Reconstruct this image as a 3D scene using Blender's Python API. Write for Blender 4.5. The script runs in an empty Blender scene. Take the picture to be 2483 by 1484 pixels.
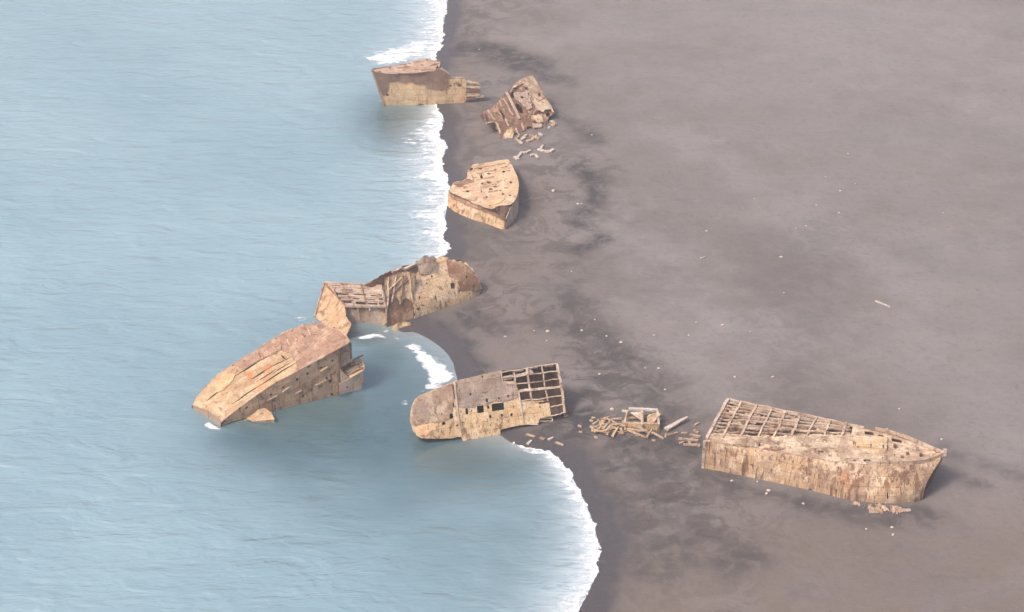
import bpy, math, random
import numpy as np

random.seed(7)
RNG = np.random.RandomState(11)
C = bpy.context.scene.collection
R = math.radians

# ------------------------------------------------------------------ camera numbers
PW, PH = 2483.0, 1484.0            # working pixel grid used when measuring the place
PITCH, HFOV, DIST = R(28), R(30), 373.0
FOC = PW / 2 / math.tan(HFOV / 2)
CAM = np.array([0, -DIST * math.cos(PITCH), DIST * math.sin(PITCH)])
CR = np.array([1., 0, 0])
CF = np.array([0, math.cos(PITCH), -math.sin(PITCH)])
CU = np.array([0, math.sin(PITCH), math.cos(PITCH)])


def ray(px, py):
    return CF * FOC + CR * (px - PW / 2) - CU * (py - PH / 2)


def G(p, z=0.0):
    """ground point (height z) seen at p"""
    d = ray(p[0], p[1])
    return CAM + d * ((z - CAM[2]) / d[2])


def proj(P):
    q = np.asarray(P, float) - CAM
    f = q @ CF
    return np.stack([PW / 2 + FOC * (q @ CR) / f, PH / 2 - FOC * (q @ CU) / f], -1)


def above(base, py):
    """height of a point straight above base that is seen at row py"""
    lo, hi = 0., 40.
    for _ in range(48):
        m = (lo + hi) / 2
        if proj(base + np.array([0, 0, m]))[1] > py:
            lo = m
        else:
            hi = m
    return lo


def crop(x0, y0, s):
    def f(*pts):
        out = [((x0 + x / s) / 1.1212, (y0 + y / s) / 1.1212) for x, y in pts]
        return out if len(out) > 1 else out[0]
    return f


cA, cB, cC = crop(1000, 140, 7.303), crop(1290, 180, 5.7077), crop(1200, 420, 6.7435)
cD, cE, cF = crop(820, 670, 4.598), crop(490, 840, 4.2407), crop(1080, 960, 4.966)
cG, cH = crop(1540, 1060, 5.912), crop(1860, 1060, 3.267)
c3, c4 = crop(1272, 76, 1.7736), crop(1272, 716, 1.7736)
V = lambda *p: list(p) if len(p) > 1 else p[0]

# ------------------------------------------------------------------ numpy noise


def _hash(ix, iy, seed):
    h = (ix.astype(np.int64) * 374761393 + iy.astype(np.int64) * 668265263 + seed * 974634777) & 0xffffffff
    h = ((h ^ (h >> 13)) * 1274126177) & 0xffffffff
    h = h ^ (h >> 16)
    return (h & 0xffff) / 65535.0


def vnoise(x, y, seed=0):
    x = np.asarray(x, float); y = np.asarray(y, float)
    ix = np.floor(x); iy = np.floor(y)
    fx = x - ix; fy = y - iy
    fx = fx * fx * (3 - 2 * fx); fy = fy * fy * (3 - 2 * fy)
    a = _hash(ix, iy, seed); b = _hash(ix + 1, iy, seed)
    c = _hash(ix, iy + 1, seed); d = _hash(ix + 1, iy + 1, seed)
    return (a * (1 - fx) + b * fx) * (1 - fy) + (c * (1 - fx) + d * fx) * fy


def fbm(x, y, seed=0, octs=4):
    s = 0; a = .5; t = 0
    for k in range(octs):
        s = s + a * vnoise(x * 2 ** k, y * 2 ** k, seed + k * 17); t += a; a *= .5
    return s / t


def inpoly(pts, poly):
    x, y = pts[:, 0], pts[:, 1]
    r = np.zeros(len(pts), bool)
    n = len(poly)
    for i in range(n):
        x0, y0 = poly[i]; x1, y1 = poly[(i + 1) % n]
        if y0 == y1:
            continue
        c = (y0 > y) != (y1 > y)
        r ^= c & (x < (x1 - x0) * (y - y0) / (y1 - y0) + x0)
    return r


def nearest_on(pts, polys, closed=True):
    best = np.full(len(pts), 1e18); q = pts.copy(); arc = np.zeros(len(pts)); side = np.zeros(len(pts))
    for poly in polys:
        poly = np.asarray(poly, float); n = len(poly)
        for i in range(n if closed else n - 1):
            a = poly[i]; b = poly[(i + 1) % n]; ab = b - a
            t = np.clip(((pts - a) @ ab) / max(ab @ ab, 1e-12), 0, 1)
            c = a + t[:, None] * ab
            d = ((pts - c) ** 2).sum(1)
            m = d < best
            best[m] = d[m]; q[m] = c[m]; arc[m] = i + t[m]
            side[m] = (ab[0] * (pts[m, 1] - a[1]) - ab[1] * (pts[m, 0] - a[0]))
    return q, np.sqrt(best), arc, side


# ------------------------------------------------------------------ object helpers
def tag(o, label=None, cat=None, group=None, kind=None):
    if cat and not kind: kind = 'thing'
    if label: o['label'] = label
    if cat: o['category'] = cat
    if group: o['group'] = group
    if kind: o['kind'] = kind
    return o


def empty(name, loc):
    o = bpy.data.objects.new(name, None); C.objects.link(o)
    o.location = [float(v) for v in loc]; o.empty_display_size = 1
    return o


def mesh_obj(name, verts, faces, mat, parent=None, loc=None, smooth=False):
    base = np.array(parent.location if parent is not None else (loc if loc is not None else (0, 0, 0)), float)
    if parent is not None and parent.parent is not None:
        base = base + np.array(parent.parent.location)
    me = bpy.data.meshes.new(name)
    v = np.asarray(verts, float) - base
    me.from_pydata([tuple(p) for p in v], [], [tuple(int(i) for i in f) for f in faces])
    me.update()
    if smooth:
        me.shade_smooth()
    o = bpy.data.objects.new(name, me); C.objects.link(o)
    if mat: me.materials.append(mat)
    if parent is not None:
        o.parent = parent
    elif loc is not None:
        o.location = [float(x) for x in loc]
    return o


def box_bar(p0, p1, w, h, up=(0, 0, 1), segs=1, bend=0.0, seed=0, taper=1.0):
    p0 = np.asarray(p0, float); p1 = np.asarray(p1, float)
    d = p1 - p0; L = np.linalg.norm(d); d = d / max(L, 1e-9)
    up = np.asarray(up, float)
    s = np.cross(d, up)
    if np.linalg.norm(s) < 1e-3: s = np.cross(d, np.array([1., 0, 0]))
    s /= np.linalg.norm(s); u = np.cross(s, d)
    vs, fs = [], []
    r = np.random.RandomState(seed)
    for k in range(segs + 1):
        t = k / segs
        off = np.zeros(3)
        if bend and 0 < k < segs: off = (r.rand(3) - .5) * bend
        ww = w * (1 + (taper - 1) * t)
        c = p0 + d * L * t + off
        for a, b in ((-1, -1), (1, -1), (1, 1), (-1, 1)):
            vs.append(c + s * a * ww / 2 + u * b * h / 2)
    for k in range(segs):
        a = 4 * k
        for j in range(4):
            fs.append((a + j, a + (j + 1) % 4, a + 4 + (j + 1) % 4, a + 4 + j))
    fs.append((3, 2, 1, 0)); e = 4 * segs
    fs.append((e, e + 1, e + 2, e + 3))
    return vs, fs


def bar(name, p0, p1, w, h, mat, parent=None, up=(0, 0, 1), segs=1, bend=0, seed=0, loc=None, taper=1.0):
    v, f = box_bar(p0, p1, w, h, up, segs, bend, seed, taper)
    return mesh_obj(name, v, f, mat, parent, loc)


class Plane:
    def __init__(s, p0, p1, p2):
        s.o = np.asarray(p0, float)
        s.u = np.asarray(p1, float) - s.o; s.u /= np.linalg.norm(s.u)
        n = np.cross(s.u, np.asarray(p2, float) - s.o); n /= np.linalg.norm(n)
        if n @ (CAM - s.o) < 0: n = -n
        s.n = n; s.v = np.cross(n, s.u)

    def hit(s, p, lift=0.0):
        d = ray(p[0], p[1])
        t = ((s.o + s.n * lift - CAM) @ s.n) / (d @ s.n)
        return CAM + d * t

    def moved(s, k):
        q = Plane.__new__(Plane); q.o = s.o + s.n * k; q.u, q.v, q.n = s.u, s.v, s.n
        return q


def vplane(a, b):
    return Plane(a, b, np.asarray(a) + np.array([0, 0, 1.]))


def jag(poly, edges, amp=2.0, step=4.0, seed=0):
    """roughen the listed edges of an outline (torn plate)"""
    r = np.random.RandomState(seed); out = []
    n = len(poly)
    for i in range(n):
        a = np.array(poly[i], float); b = np.array(poly[(i + 1) % n], float)
        out.append(tuple(a))
        if edges == 'all' or i in edges:
            L = np.linalg.norm(b - a); k = int(L / step)
            nn = np.array([-(b - a)[1], (b - a)[0]]) / max(L, 1e-6)
            for j in range(1, k):
                out.append(tuple(a + (b - a) * (j + r.uniform(-.3, .3)) / k + nn * r.normal() * amp * .6))
    return out


def blob(c, rx, ry, n=9, seed=0, ang=0):
    r = np.random.RandomState(seed); o = []
    for k in range(n):
        t = 2 * math.pi * k / n; q = r.uniform(.75, 1.2)
        x = rx * math.cos(t) * q; y = ry * math.sin(t) * q
        o.append((c[0] + x * math.cos(ang) - y * math.sin(ang), c[1] + x * math.sin(ang) + y * math.cos(ang)))
    return o


def sheet(name, parent, mat, S, nu, nv, outline=None, holes=(), thick=.14, dent=0.0, dscale=.4, seed=0, smooth=False):
    """plate: surface S(u,v) cut to an outline, with real openings, dents and thickness"""
    nu = max(2, int(nu)); nv = max(2, int(nv))
    uu, vv = np.meshgrid(np.linspace(0, 1, nu + 1), np.linspace(0, 1, nv + 1), indexing='ij')
    u = uu.ravel(); v = vv.ravel()
    P = S(u, v)
    e = 1e-3
    Su = (S(u + e, v) - P) / e; Sv = (S(u, v + e) - P) / e
    N = np.cross(Su, Sv); N /= np.maximum(np.linalg.norm(N, axis=1), 1e-9)[:, None]
    if np.mean(np.sum(N * (CAM - P), 1)) < 0: N = -N; flip = True
    else: flip = False
    idx = np.arange((nu + 1) * (nv + 1)).reshape(nu + 1, nv + 1)
    quads = np.stack([idx[:-1, :-1], idx[1:, :-1], idx[1:, 1:], idx[:-1, 1:]], -1).reshape(-1, 4)
    keep = np.ones(len(quads), bool)
    holes = [h for h in holes if h is not None]
    if outline is not None or holes:
        cc = proj(P[quads].mean(1))
        if outline is not None: keep &= inpoly(cc, outline)
        for h in holes: keep &= ~inpoly(cc, h)
        px = proj(P)
        used = np.zeros(len(P), int); tot = np.zeros(len(P), int)
        for k in range(4):
            np.add.at(used, quads[keep][:, k], 1); np.add.at(tot, quads[:, k], 1)
        bd = (used > 0) & (used < tot) if outline is None else (used > 0) & (used < 4)
        bi = np.where(bd)[0]
        if len(bi):
            polys = ([outline] if outline is not None else []) + list(holes)
            q, d, _, _ = nearest_on(px[bi], polys)
            Ju = (proj(P[bi] + Su[bi] * e) - px[bi]) / e; Jv = (proj(P[bi] + Sv[bi] * e) - px[bi]) / e
            cell = np.minimum(np.linalg.norm(Ju, axis=1) / nu, 9) + np.minimum(np.linalg.norm(Jv, axis=1) / nv, 9)
            det = Ju[:, 0] * Jv[:, 1] - Ju[:, 1] * Jv[:, 0]
            dl = q - px[bi]
            ok = (d < cell * .75) & (np.abs(det) > 1e-6)
            det = np.where(np.abs(det) < 1e-6, 1, det)
            du = (dl[:, 0] * Jv[:, 1] - dl[:, 1] * Jv[:, 0]) / det
            dv = (Ju[:, 0] * dl[:, 1] - Ju[:, 1] * dl[:, 0]) / det
            P[bi[ok]] = S(u[bi] + du, v[bi] + dv)[ok]
    if dent:
        Lu = np.linalg.norm(Su, axis=1).mean(); Lv = np.linalg.norm(Sv, axis=1).mean()
        a = fbm(u * Lu * dscale + 7, v * Lv * dscale, seed + 3, 3) - .5
        P = P + N * (a * 2 * dent)[:, None]
    q = quads[keep]
    if flip: q = q[:, ::-1]
    n = len(P)
    allv = np.concatenate([P, P - N * thick])
    faces = [tuple(f) for f in q] + [tuple(f[::-1] + n) for f in q]
    ec = {}
    for f in q:
        for k in range(4):
            a, b = int(f[k]), int(f[(k + 1) % 4])
            if (b, a) in ec: ec.pop((b, a))
            else: ec[(a, b)] = 1
    for (a, b) in ec: faces.append((b, a, a + n, b + n))
    us = sorted({i for f in faces for i in f}); mp = {o: i for i, o in enumerate(us)}
    return mesh_obj(name, allv[us], [[mp[i] for i in f] for f in faces], mat, parent, smooth=smooth)


def flat(name, parent, mat, pl, outline, holes=(), cell=.2, lift=0.0, **k):
    if lift: pl = pl.moved(lift)
    H = np.array([pl.hit(p) for p in outline])
    a = (H - pl.o) @ pl.u; b = (H - pl.o) @ pl.v
    a0, a1, b0, b1 = a.min() - .02, a.max() + .02, b.min() - .02, b.max() + .02

    def S(u, v):
        return pl.o + np.outer(a0 + (a1 - a0) * u, pl.u) + np.outer(b0 + (b1 - b0) * v, pl.v)
    return sheet(name, parent, mat, S, (a1 - a0) / cell, (b1 - b0) / cell, outline, holes, **k)


def ruled(A, B, prof=None):
    A = np.asarray(A, float); B = np.asarray(B, float)

    def at(Cv, u):
        L = np.concatenate([[0], np.cumsum(np.linalg.norm(np.diff(Cv, axis=0), axis=1))]); L /= L[-1]
        uc = np.clip(u, 0, 1)
        return np.stack([np.interp(uc, L, Cv[:, k]) for k in range(3)], -1)

    def S(u, v):
        a = at(A, u); b = at(B, u)
        t = v if prof is None else prof(v)
        r = a + (b - a) * np.asarray(t)[:, None]
        r[:, 2] = a[:, 2] + (b[:, 2] - a[:, 2]) * v
        return r
    return S


def smooth_curve(P, n=40):
    P = np.asarray(P, float); out = []
    for i in range(len(P) - 1):
        p0 = P[max(i - 1, 0)]; p1 = P[i]; p2 = P[i + 1]; p3 = P[min(i + 2, len(P) - 1)]
        for k in range(n // (len(P) - 1) + 1):
            t = k / (n // (len(P) - 1) + 1)
            out.append(.5 * ((2 * p1) + (-p0 + p2) * t + (2 * p0 - 5 * p1 + 4 * p2 - p3) * t * t + (-p0 + 3 * p1 - 3 * p2 + p3) * t ** 3))
    out.append(P[-1])
    return np.array(out)


def walls(name, parent, mat, loop, vec, close=True):
    """plain shell extruded from a 3-D loop by vec, with a back plate"""
    loop = np.asarray(loop, float); n = len(loop)
    v = np.concatenate([loop, loop + np.asarray(vec, float)])
    f = [(i, (i + 1) % n, n + (i + 1) % n, n + i) for i in range(n)]
    if close: f.append(tuple(range(2 * n - 1, n - 1, -1)))
    return mesh_obj(name, v, f, mat, parent)


# ------------------------------------------------------------------ materials
def nodes(m):
    m.use_nodes = True
    nt = m.node_tree; nt.nodes.clear()
    out = nt.nodes.new('ShaderNodeOutputMaterial')
    bs = nt.nodes.new('ShaderNodeBsdfPrincipled')
    nt.links.new(bs.outputs[0], out.inputs[0])
    return nt, bs


def coords(nt, sc=(1, 1, 1), rot=(0, 0, 0), kind='Object'):
    tc = nt.nodes.new('ShaderNodeTexCoord'); mp = nt.nodes.new('ShaderNodeMapping')
    mp.inputs['Scale'].default_value = sc; mp.inputs['Rotation'].default_value = rot
    nt.links.new(tc.outputs[kind], mp.inputs[0])
    return mp.outputs[0]


def noise(nt, vec, scale, detail=5, rough=.55, dist=0.0):
    n = nt.nodes.new('ShaderNodeTexNoise')
    n.inputs['Scale'].default_value = scale; n.inputs['Detail'].default_value = detail
    n.inputs['Roughness'].default_value = rough; n.inputs['Distortion'].default_value = dist
    nt.links.new(vec, n.inputs['Vector'])
    return n.outputs[0]


def ramp(nt, fac, a, b, hi=1.0, lo=0.0):
    r = nt.nodes.new('ShaderNodeMapRange'); r.interpolation_type = 'SMOOTHSTEP'
    r.inputs['From Min'].default_value = a; r.inputs['From Max'].default_value = b
    r.inputs['To Min'].default_value = lo; r.inputs['To Max'].default_value = hi
    nt.links.new(fac, r.inputs['Value'])
    return r.outputs[0]


def mix(nt, fac, a, b):
    m = nt.nodes.new('ShaderNodeMix'); m.data_type = 'RGBA'
    if isinstance(fac, (int, float)): m.inputs[0].default_value = fac
    else: nt.links.new(fac, m.inputs[0])
    for s, x in ((6, a), (7, b)):
        if isinstance(x, (tuple, list)): m.inputs[s].default_value = (*x, 1)
        else: nt.links.new(x, m.inputs[s])
    return m.outputs[2]


def math_(nt, op, a, b=None):
    m = nt.nodes.new('ShaderNodeMath'); m.operation = op
    for i, x in enumerate((a, b)):
        if x is None: continue
        if isinstance(x, (int, float)): m.inputs[i].default_value = x
        else: nt.links.new(x, m.inputs[i])
    return m.outputs[0]


def attr(nt, name):
    a = nt.nodes.new('ShaderNodeAttribute'); a.attribute_name = name
    return a.outputs['Fac']


def bump(nt, bs, h, strength, dist):
    b = nt.nodes.new('ShaderNodeBump'); b.inputs['Strength'].default_value = strength
    b.inputs['Distance'].default_value = dist
    nt.links.new(h, b.inputs['Height']); nt.links.new(b.outputs[0], bs.inputs['Normal'])


TAN = (.47, .325, .185); PALE = (.60, .475, .345); PINK = (.36, .245, .17); RUST = (.16, .078, .047); DARK = (.075, .042, .032); ORG = (.45, .175, .06)


def rusty(name, base=TAN, second=PINK, pale=PALE, rust=RUST, amt=.5, streak=.5, spots=.5, orange=.15, streak_axis=2, seed=0.0, plates=None):
    m = bpy.data.materials.new(name); nt, bs = nodes(m)
    off = (seed * 13.7, seed * 7.3, seed * 3.1)
    v = coords(nt)
    mp = nt.nodes.new('ShaderNodeVectorMath'); mp.operation = 'ADD'; mp.inputs[1].default_value = off
    nt.links.new(v, mp.inputs[0]); v = mp.outputs[0]
    st = nt.nodes.new('ShaderNodeVectorMath'); st.operation = 'MULTIPLY'
    sc = [1.1, 1.1, 1.1]; sc[streak_axis] = .09
    st.inputs[1].default_value = sc; nt.links.new(v, st.inputs[0])
    sv = st.outputs[0]
    c = mix(nt, ramp(nt, noise(nt, v, .22, 6, .6), .40, .58), base, second)
    c = mix(nt, ramp(nt, noise(nt, v, .42, 5, .6, .4), .50, .62, .75), c, pale)
    c = mix(nt, ramp(nt, noise(nt, v, .36, 7, .72, .6), .61 - .15 * amt, .69 - .15 * amt, .75), c, rust)
    patch = ramp(nt, noise(nt, v, .16, 3, .5), .40, .62)
    s1 = ramp(nt, noise(nt, sv, 1.0, 4, .6), .60 - .12 * streak, .70 - .12 * streak, .85)
    c = mix(nt, math_(nt, 'MULTIPLY', s1, patch), c, rust)
    s2 = ramp(nt, noise(nt, sv, 2.2, 3, .6), .64 - .07 * streak, .70 - .06 * streak, .8)
    c = mix(nt, s2, c, DARK)
    c = mix(nt, ramp(nt, noise(nt, sv, .8, 4, .6, .2), .58, .68, .45), c, pale)
    c = mix(nt, ramp(nt, noise(nt, v, 1.9, 6, .7), .67 - .10 * spots, .72 - .10 * spots, .75), c, DARK)
    if orange: c = mix(nt, ramp(nt, noise(nt, v, .16, 4, .6), .68 - .14 * orange, .76 - .14 * orange, .7), c, ORG)
    if plates:
        p, q, kind = plates
        a = G(p); b = G(q); th = math.atan2(b[1] - a[1], b[0] - a[0])
        rt = nt.nodes.new('ShaderNodeMapping'); rt.inputs['Rotation'].default_value = (0, 0, -th)
        nt.links.new(v, rt.inputs[0])
        wv = nt.nodes.new('ShaderNodeVectorMath'); wv.operation = 'MULTIPLY_ADD'
        wn = nt.nodes.new('ShaderNodeTexNoise'); wn.inputs['Scale'].default_value = .5; nt.links.new(v, wn.inputs['Vector'])
        nt.links.new(wn.outputs[1], wv.inputs[0]); wv.inputs[1].default_value = (.5, .5, .5); nt.links.new(rt.outputs[0], wv.inputs[2])
        sp = nt.nodes.new('ShaderNodeSeparateXYZ'); nt.links.new(wv.outputs[0], sp.inputs[0])
        cb = nt.nodes.new('ShaderNodeCombineXYZ'); nt.links.new(sp.outputs[0], cb.inputs[0]); nt.links.new(sp.outputs[2 if kind == 'side' else 1], cb.inputs[1])
        br = nt.nodes.new('ShaderNodeTexBrick'); nt.links.new(cb.outputs[0], br.inputs['Vector'])
        br.inputs['Scale'].default_value = 1.0; br.inputs['Brick Width'].default_value = 3.4; br.inputs['Row Height'].default_value = 1.45
        br.inputs['Mortar Size'].default_value = .055; br.inputs['Mortar Smooth'].default_value = .6; br.inputs['Bias'].default_value = 0
        br.inputs['Color1'].default_value = (.72, .68, .66, 1); br.inputs['Color2'].default_value = (1.06, 1.03, 1.0, 1); br.inputs['Mortar'].default_value = (.42, .34, .30, 1)
        mm = nt.nodes.new('ShaderNodeMix'); mm.data_type = 'RGBA'; mm.blend_type = 'MULTIPLY'
        nt.links.new(ramp(nt, noise(nt, v, .3, 4, .6), .34, .62, .95, .25), mm.inputs[0])
        nt.links.new(c, mm.inputs[6]); nt.links.new(br.outputs[0], mm.inputs[7]); c = mm.outputs[2]
    f = noise(nt, v, 4.0, 6, .75)
    c = mix(nt, ramp(nt, f, .46, .64, .5), c, rust)
    nt.links.new(c, bs.inputs['Base Color'])
    bs.inputs['Roughness'].default_value = .9
    bs.inputs['Specular IOR Level'].default_value = .25
    h = math_(nt, 'ADD', noise(nt, v, 1.3, 7, .65), math_(nt, 'MULTIPLY', f, .35))
    bump(nt, bs, h, .35, .18)
    return m


M_side = rusty('weathered_tan_plate', base=(.48, .33, .20), amt=.28, streak=1.0, spots=.15, orange=.05, seed=1, plates=(cH((170, 702)), cH((1640, 993)), 'side'))
M_tan = rusty('tan_plate', base=(.52, .365, .21), second=TAN, amt=.25, streak=.5, spots=.15, orange=.3, seed=2, plates=(cF((330, 1152)), cF((2262, 805)), 'side'))
M_deck = rusty('pale_deck_plate', base=PALE, second=PINK, amt=.5, streak=.2, spots=.65, orange=.2, seed=3, plates=(cH((170, 702)), cH((1640, 993)), 'deck'))
M_pink = rusty('faded_pink_plate', base=PINK, second=(.40, .29, .24), pale=(.50, .40, .32), amt=.55, streak=.4, spots=.5, orange=.1, seed=4)
M_rust = rusty('rust_plate', base=(.25, .14, .09), second=RUST, pale=(.38, .25, .17), amt=.7, streak=.6, spots=.7, orange=.2, seed=5)
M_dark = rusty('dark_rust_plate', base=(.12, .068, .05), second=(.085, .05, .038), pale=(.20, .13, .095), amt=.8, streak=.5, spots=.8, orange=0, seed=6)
M_beam = rusty('pale_rust_beam', base=(.48, .37, .285), second=(.40, .285, .21), pale=(.55, .45, .37), amt=.35, streak=.2, spots=.2, orange=0, seed=7)
M_grey = rusty('grey_faded_plate', base=(.27, .21, .175), second=(.31, .235, .185), pale=(.40, .32, .26), amt=.3, streak=.5, spots=.35, orange=.05, seed=8, plates=(cF((330, 1152)), cF((2262, 805)), 'side'))
M_orange = rusty('orange_rust_plate', base=(.52, .28, .14), second=(.55, .35, .19), pale=(.58, .43, .29), rust=(.45, .17, .08), amt=.5, streak=.3, spots=.2, orange=.5, seed=9)
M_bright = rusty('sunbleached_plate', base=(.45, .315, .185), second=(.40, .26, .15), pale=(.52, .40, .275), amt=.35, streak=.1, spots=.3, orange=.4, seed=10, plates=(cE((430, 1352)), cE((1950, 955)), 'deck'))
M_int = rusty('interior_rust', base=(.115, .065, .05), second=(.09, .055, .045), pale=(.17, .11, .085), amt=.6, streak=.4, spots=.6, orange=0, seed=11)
M_frag = rusty('bleached_fragment', base=(.50, .44, .395), second=(.42, .35, .30), pale=(.58, .54, .50), amt=.05, streak=0, spots=0, orange=0, seed=12)

# ------------------------------------------------------------------ shoreline, sand, water
SH = V((1120, -420), (1105, -200), (1092, -60), (1085, 0), (1078, 40), (1073, 72), (1070, 105), (1058, 130), (1048, 160), (1050, 215), (1056, 262), (1076, 288),
       (1064, 325), (1078, 352), (1070, 395), (1080, 430), (1090, 462), (1084, 500), (1078, 525), (1081, 552), (1070, 575),
       (1086, 603), (1060, 628), (1040, 660), (1020, 720), (985, 770), (962, 792), (975, 806), (1005, 806), (1045, 826), (1078, 852), (1098, 882), (1106, 915),
       (1120, 960), (1165, 1010), (1205, 1050), (1248, 1078), (1290, 1088), (1335, 1100), (1372, 1138), (1400, 1182), (1424, 1232),
       (1440, 1278), (1449, 1318), (1448, 1352), (1440, 1400), (1418, 1450), (1385, 1510), (1330, 1600), (1250, 1720), (1150, 1900), (1000, 2300))
SHW = np.array([G(p)[:2] for p in SH])
SHW = smooth_curve(SHW, 300)
SHW = np.concatenate([[SHW[0] + np.array([300., 4000])], SHW, [SHW[-1] + np.array([-60., -400])]])


def shore(x, y):
    """signed distance to the water's edge, positive on land, and the row of the edge point"""
    pts = np.stack([x, y], -1)
    q, d, arc, _ = nearest_on(pts, [SHW], closed=False)
    poly = np.concatenate([SHW, [[-5000, SHW[-1][1]], [-5000, SHW[0][1]]]])
    water = inpoly(pts, poly)
    return np.where(water, -d, d), proj(np.concatenate([q, np.zeros((len(q), 1))], 1))[:, 1]


def land_h(x, y, d):
    up = np.clip(d, 0, None)
    h = .55 * (1 - np.exp(-up / 7)) + np.where(d < 0, np.clip(d, -40, 0) * .12, 0)
    und = (fbm(x / 34, y / 34, 5, 3) - .5) * .9 + (fbm(x / 9, y / 9, 9, 3) - .5) * .28
    return h + und * (1 - np.exp(-up / 9))


def hz1(x, y):
    x = np.array([x], float); y = np.array([y], float)
    d, _ = shore(x, y)
    return float(max(land_h(x, y, d)[0], 0.0))


def GL(p):
    """point on the sand (or water) seen at p"""
    z = .3
    for _ in range(4):
        q = G(p, z); z = hz1(q[0], q[1])
    return G(p, z)


def axis(lo, hi, step, far, k=10):
    a = np.arange(lo, hi + step, step)
    g = np.geomspace(step * 2, far, k)
    return np.concatenate([(a[0] - g)[::-1], a, a[-1] + g])


def grid_mesh(xs, ys, zf):
    X, Y = np.meshgrid(xs, ys, indexing='ij')
    x = X.ravel(); y = Y.ravel()
    idx = np.arange(len(x)).reshape(X.shape)
    q = np.stack([idx[:-1, :-1], idx[1:, :-1], idx[1:, 1:], idx[:-1, 1:]], -1).reshape(-1, 4)
    return x, y, q


def fast_mesh(name, co, q, mat, attrs={}, smooth=True):
    me = bpy.data.meshes.new(name)
    me.vertices.add(len(co)); me.vertices.foreach_set('co', np.asarray(co, np.float32).ravel())
    me.loops.add(len(q) * 4); me.loops.foreach_set('vertex_index', np.asarray(q, np.int32).ravel())
    me.polygons.add(len(q)); me.polygons.foreach_set('loop_start', np.arange(0, len(q) * 4, 4, dtype=np.int32))
    me.update(calc_edges=True); me.validate()
    for k, a in attrs.items():
        at = me.attributes.new(k, 'FLOAT', 'POINT'); at.data.foreach_set('value', np.asarray(a, np.float32))
    if smooth: me.shade_smooth()
    me.materials.append(mat)
    o = bpy.data.objects.new(name, me); C.objects.link(o)
    return o


# dark sand patches, wet or coarse, some painting in wreck shadows: (points, half width m, strength)
DAMP_SHADE = [
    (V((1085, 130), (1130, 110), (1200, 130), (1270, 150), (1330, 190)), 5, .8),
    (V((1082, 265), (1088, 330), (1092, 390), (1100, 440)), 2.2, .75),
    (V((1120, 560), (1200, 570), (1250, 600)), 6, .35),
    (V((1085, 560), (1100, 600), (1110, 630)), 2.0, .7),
    (V((1340, 270), (1400, 310), (1440, 345)), 3, .6),  # painted shadow to the right of the up-ended block
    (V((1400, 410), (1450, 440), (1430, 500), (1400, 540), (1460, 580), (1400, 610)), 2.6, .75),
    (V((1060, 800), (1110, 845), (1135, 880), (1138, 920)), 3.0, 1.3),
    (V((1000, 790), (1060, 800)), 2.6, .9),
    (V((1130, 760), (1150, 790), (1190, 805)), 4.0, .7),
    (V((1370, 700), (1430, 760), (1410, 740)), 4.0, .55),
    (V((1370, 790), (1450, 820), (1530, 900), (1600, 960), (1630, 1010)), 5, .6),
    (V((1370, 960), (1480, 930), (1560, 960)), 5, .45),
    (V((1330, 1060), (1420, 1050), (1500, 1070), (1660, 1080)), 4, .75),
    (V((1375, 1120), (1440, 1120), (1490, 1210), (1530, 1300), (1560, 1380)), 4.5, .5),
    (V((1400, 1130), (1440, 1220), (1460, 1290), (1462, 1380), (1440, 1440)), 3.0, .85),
    (V((1230, 1085), (1300, 1070), (1390, 1045), (1420, 1010)), 3.2, 1.0),  # wet sand plus the rolled hull's shade, painted as one stroke
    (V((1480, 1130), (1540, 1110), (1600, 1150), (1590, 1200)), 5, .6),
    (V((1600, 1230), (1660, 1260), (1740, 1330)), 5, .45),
    (V((1700, 1150), (1800, 1190), (1960, 1225), (2060, 1245), (2250, 1235)), 3.5, .6),  # shade along the upright hull's near side, painted into the sand
    (V((2295, 1095), (2390, 1130), (2480, 1160)), 2.2, .4),  # shadow streak off the upright hull's bow, painted dark
    (V((2280, 1130), (2390, 1175)), 2.0, .5),  # second painted streak of the bow's shadow
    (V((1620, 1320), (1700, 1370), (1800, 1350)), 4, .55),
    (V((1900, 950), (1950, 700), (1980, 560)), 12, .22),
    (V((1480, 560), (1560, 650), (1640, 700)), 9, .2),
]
LIGHT = [
    (V((1490, 560), (1650, 700), (1750, 790), (1850, 820)), 9, .7),
    (V((1640, 330), (1800, 430), (2000, 560), (2200, 700)), 8, .5),
    (V((1560, 760), (1680, 870), (1760, 960)), 7, .5),
    (V((1250, 80), (1330, 100), (1420, 90)), 8, .45),
    (V((2000, 90), (2200, 150), (2400, 160)), 30, .5),
    (V((1700, 200), (2000, 350), (2300, 500)), 26, .35),
    (V((1500, 20), (1800, 60), (2480, 40)), 22, .4),
    (V((2050, 800), (2200, 900), (2400, 1000)), 16, .3),
]


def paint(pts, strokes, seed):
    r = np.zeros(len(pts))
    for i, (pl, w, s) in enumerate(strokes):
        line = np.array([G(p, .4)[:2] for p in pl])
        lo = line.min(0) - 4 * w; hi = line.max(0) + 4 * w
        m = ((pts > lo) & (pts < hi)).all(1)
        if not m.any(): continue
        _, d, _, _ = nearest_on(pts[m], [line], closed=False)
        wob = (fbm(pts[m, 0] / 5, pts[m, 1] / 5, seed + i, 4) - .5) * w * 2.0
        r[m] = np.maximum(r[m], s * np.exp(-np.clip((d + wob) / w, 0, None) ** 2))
    return r


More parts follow.
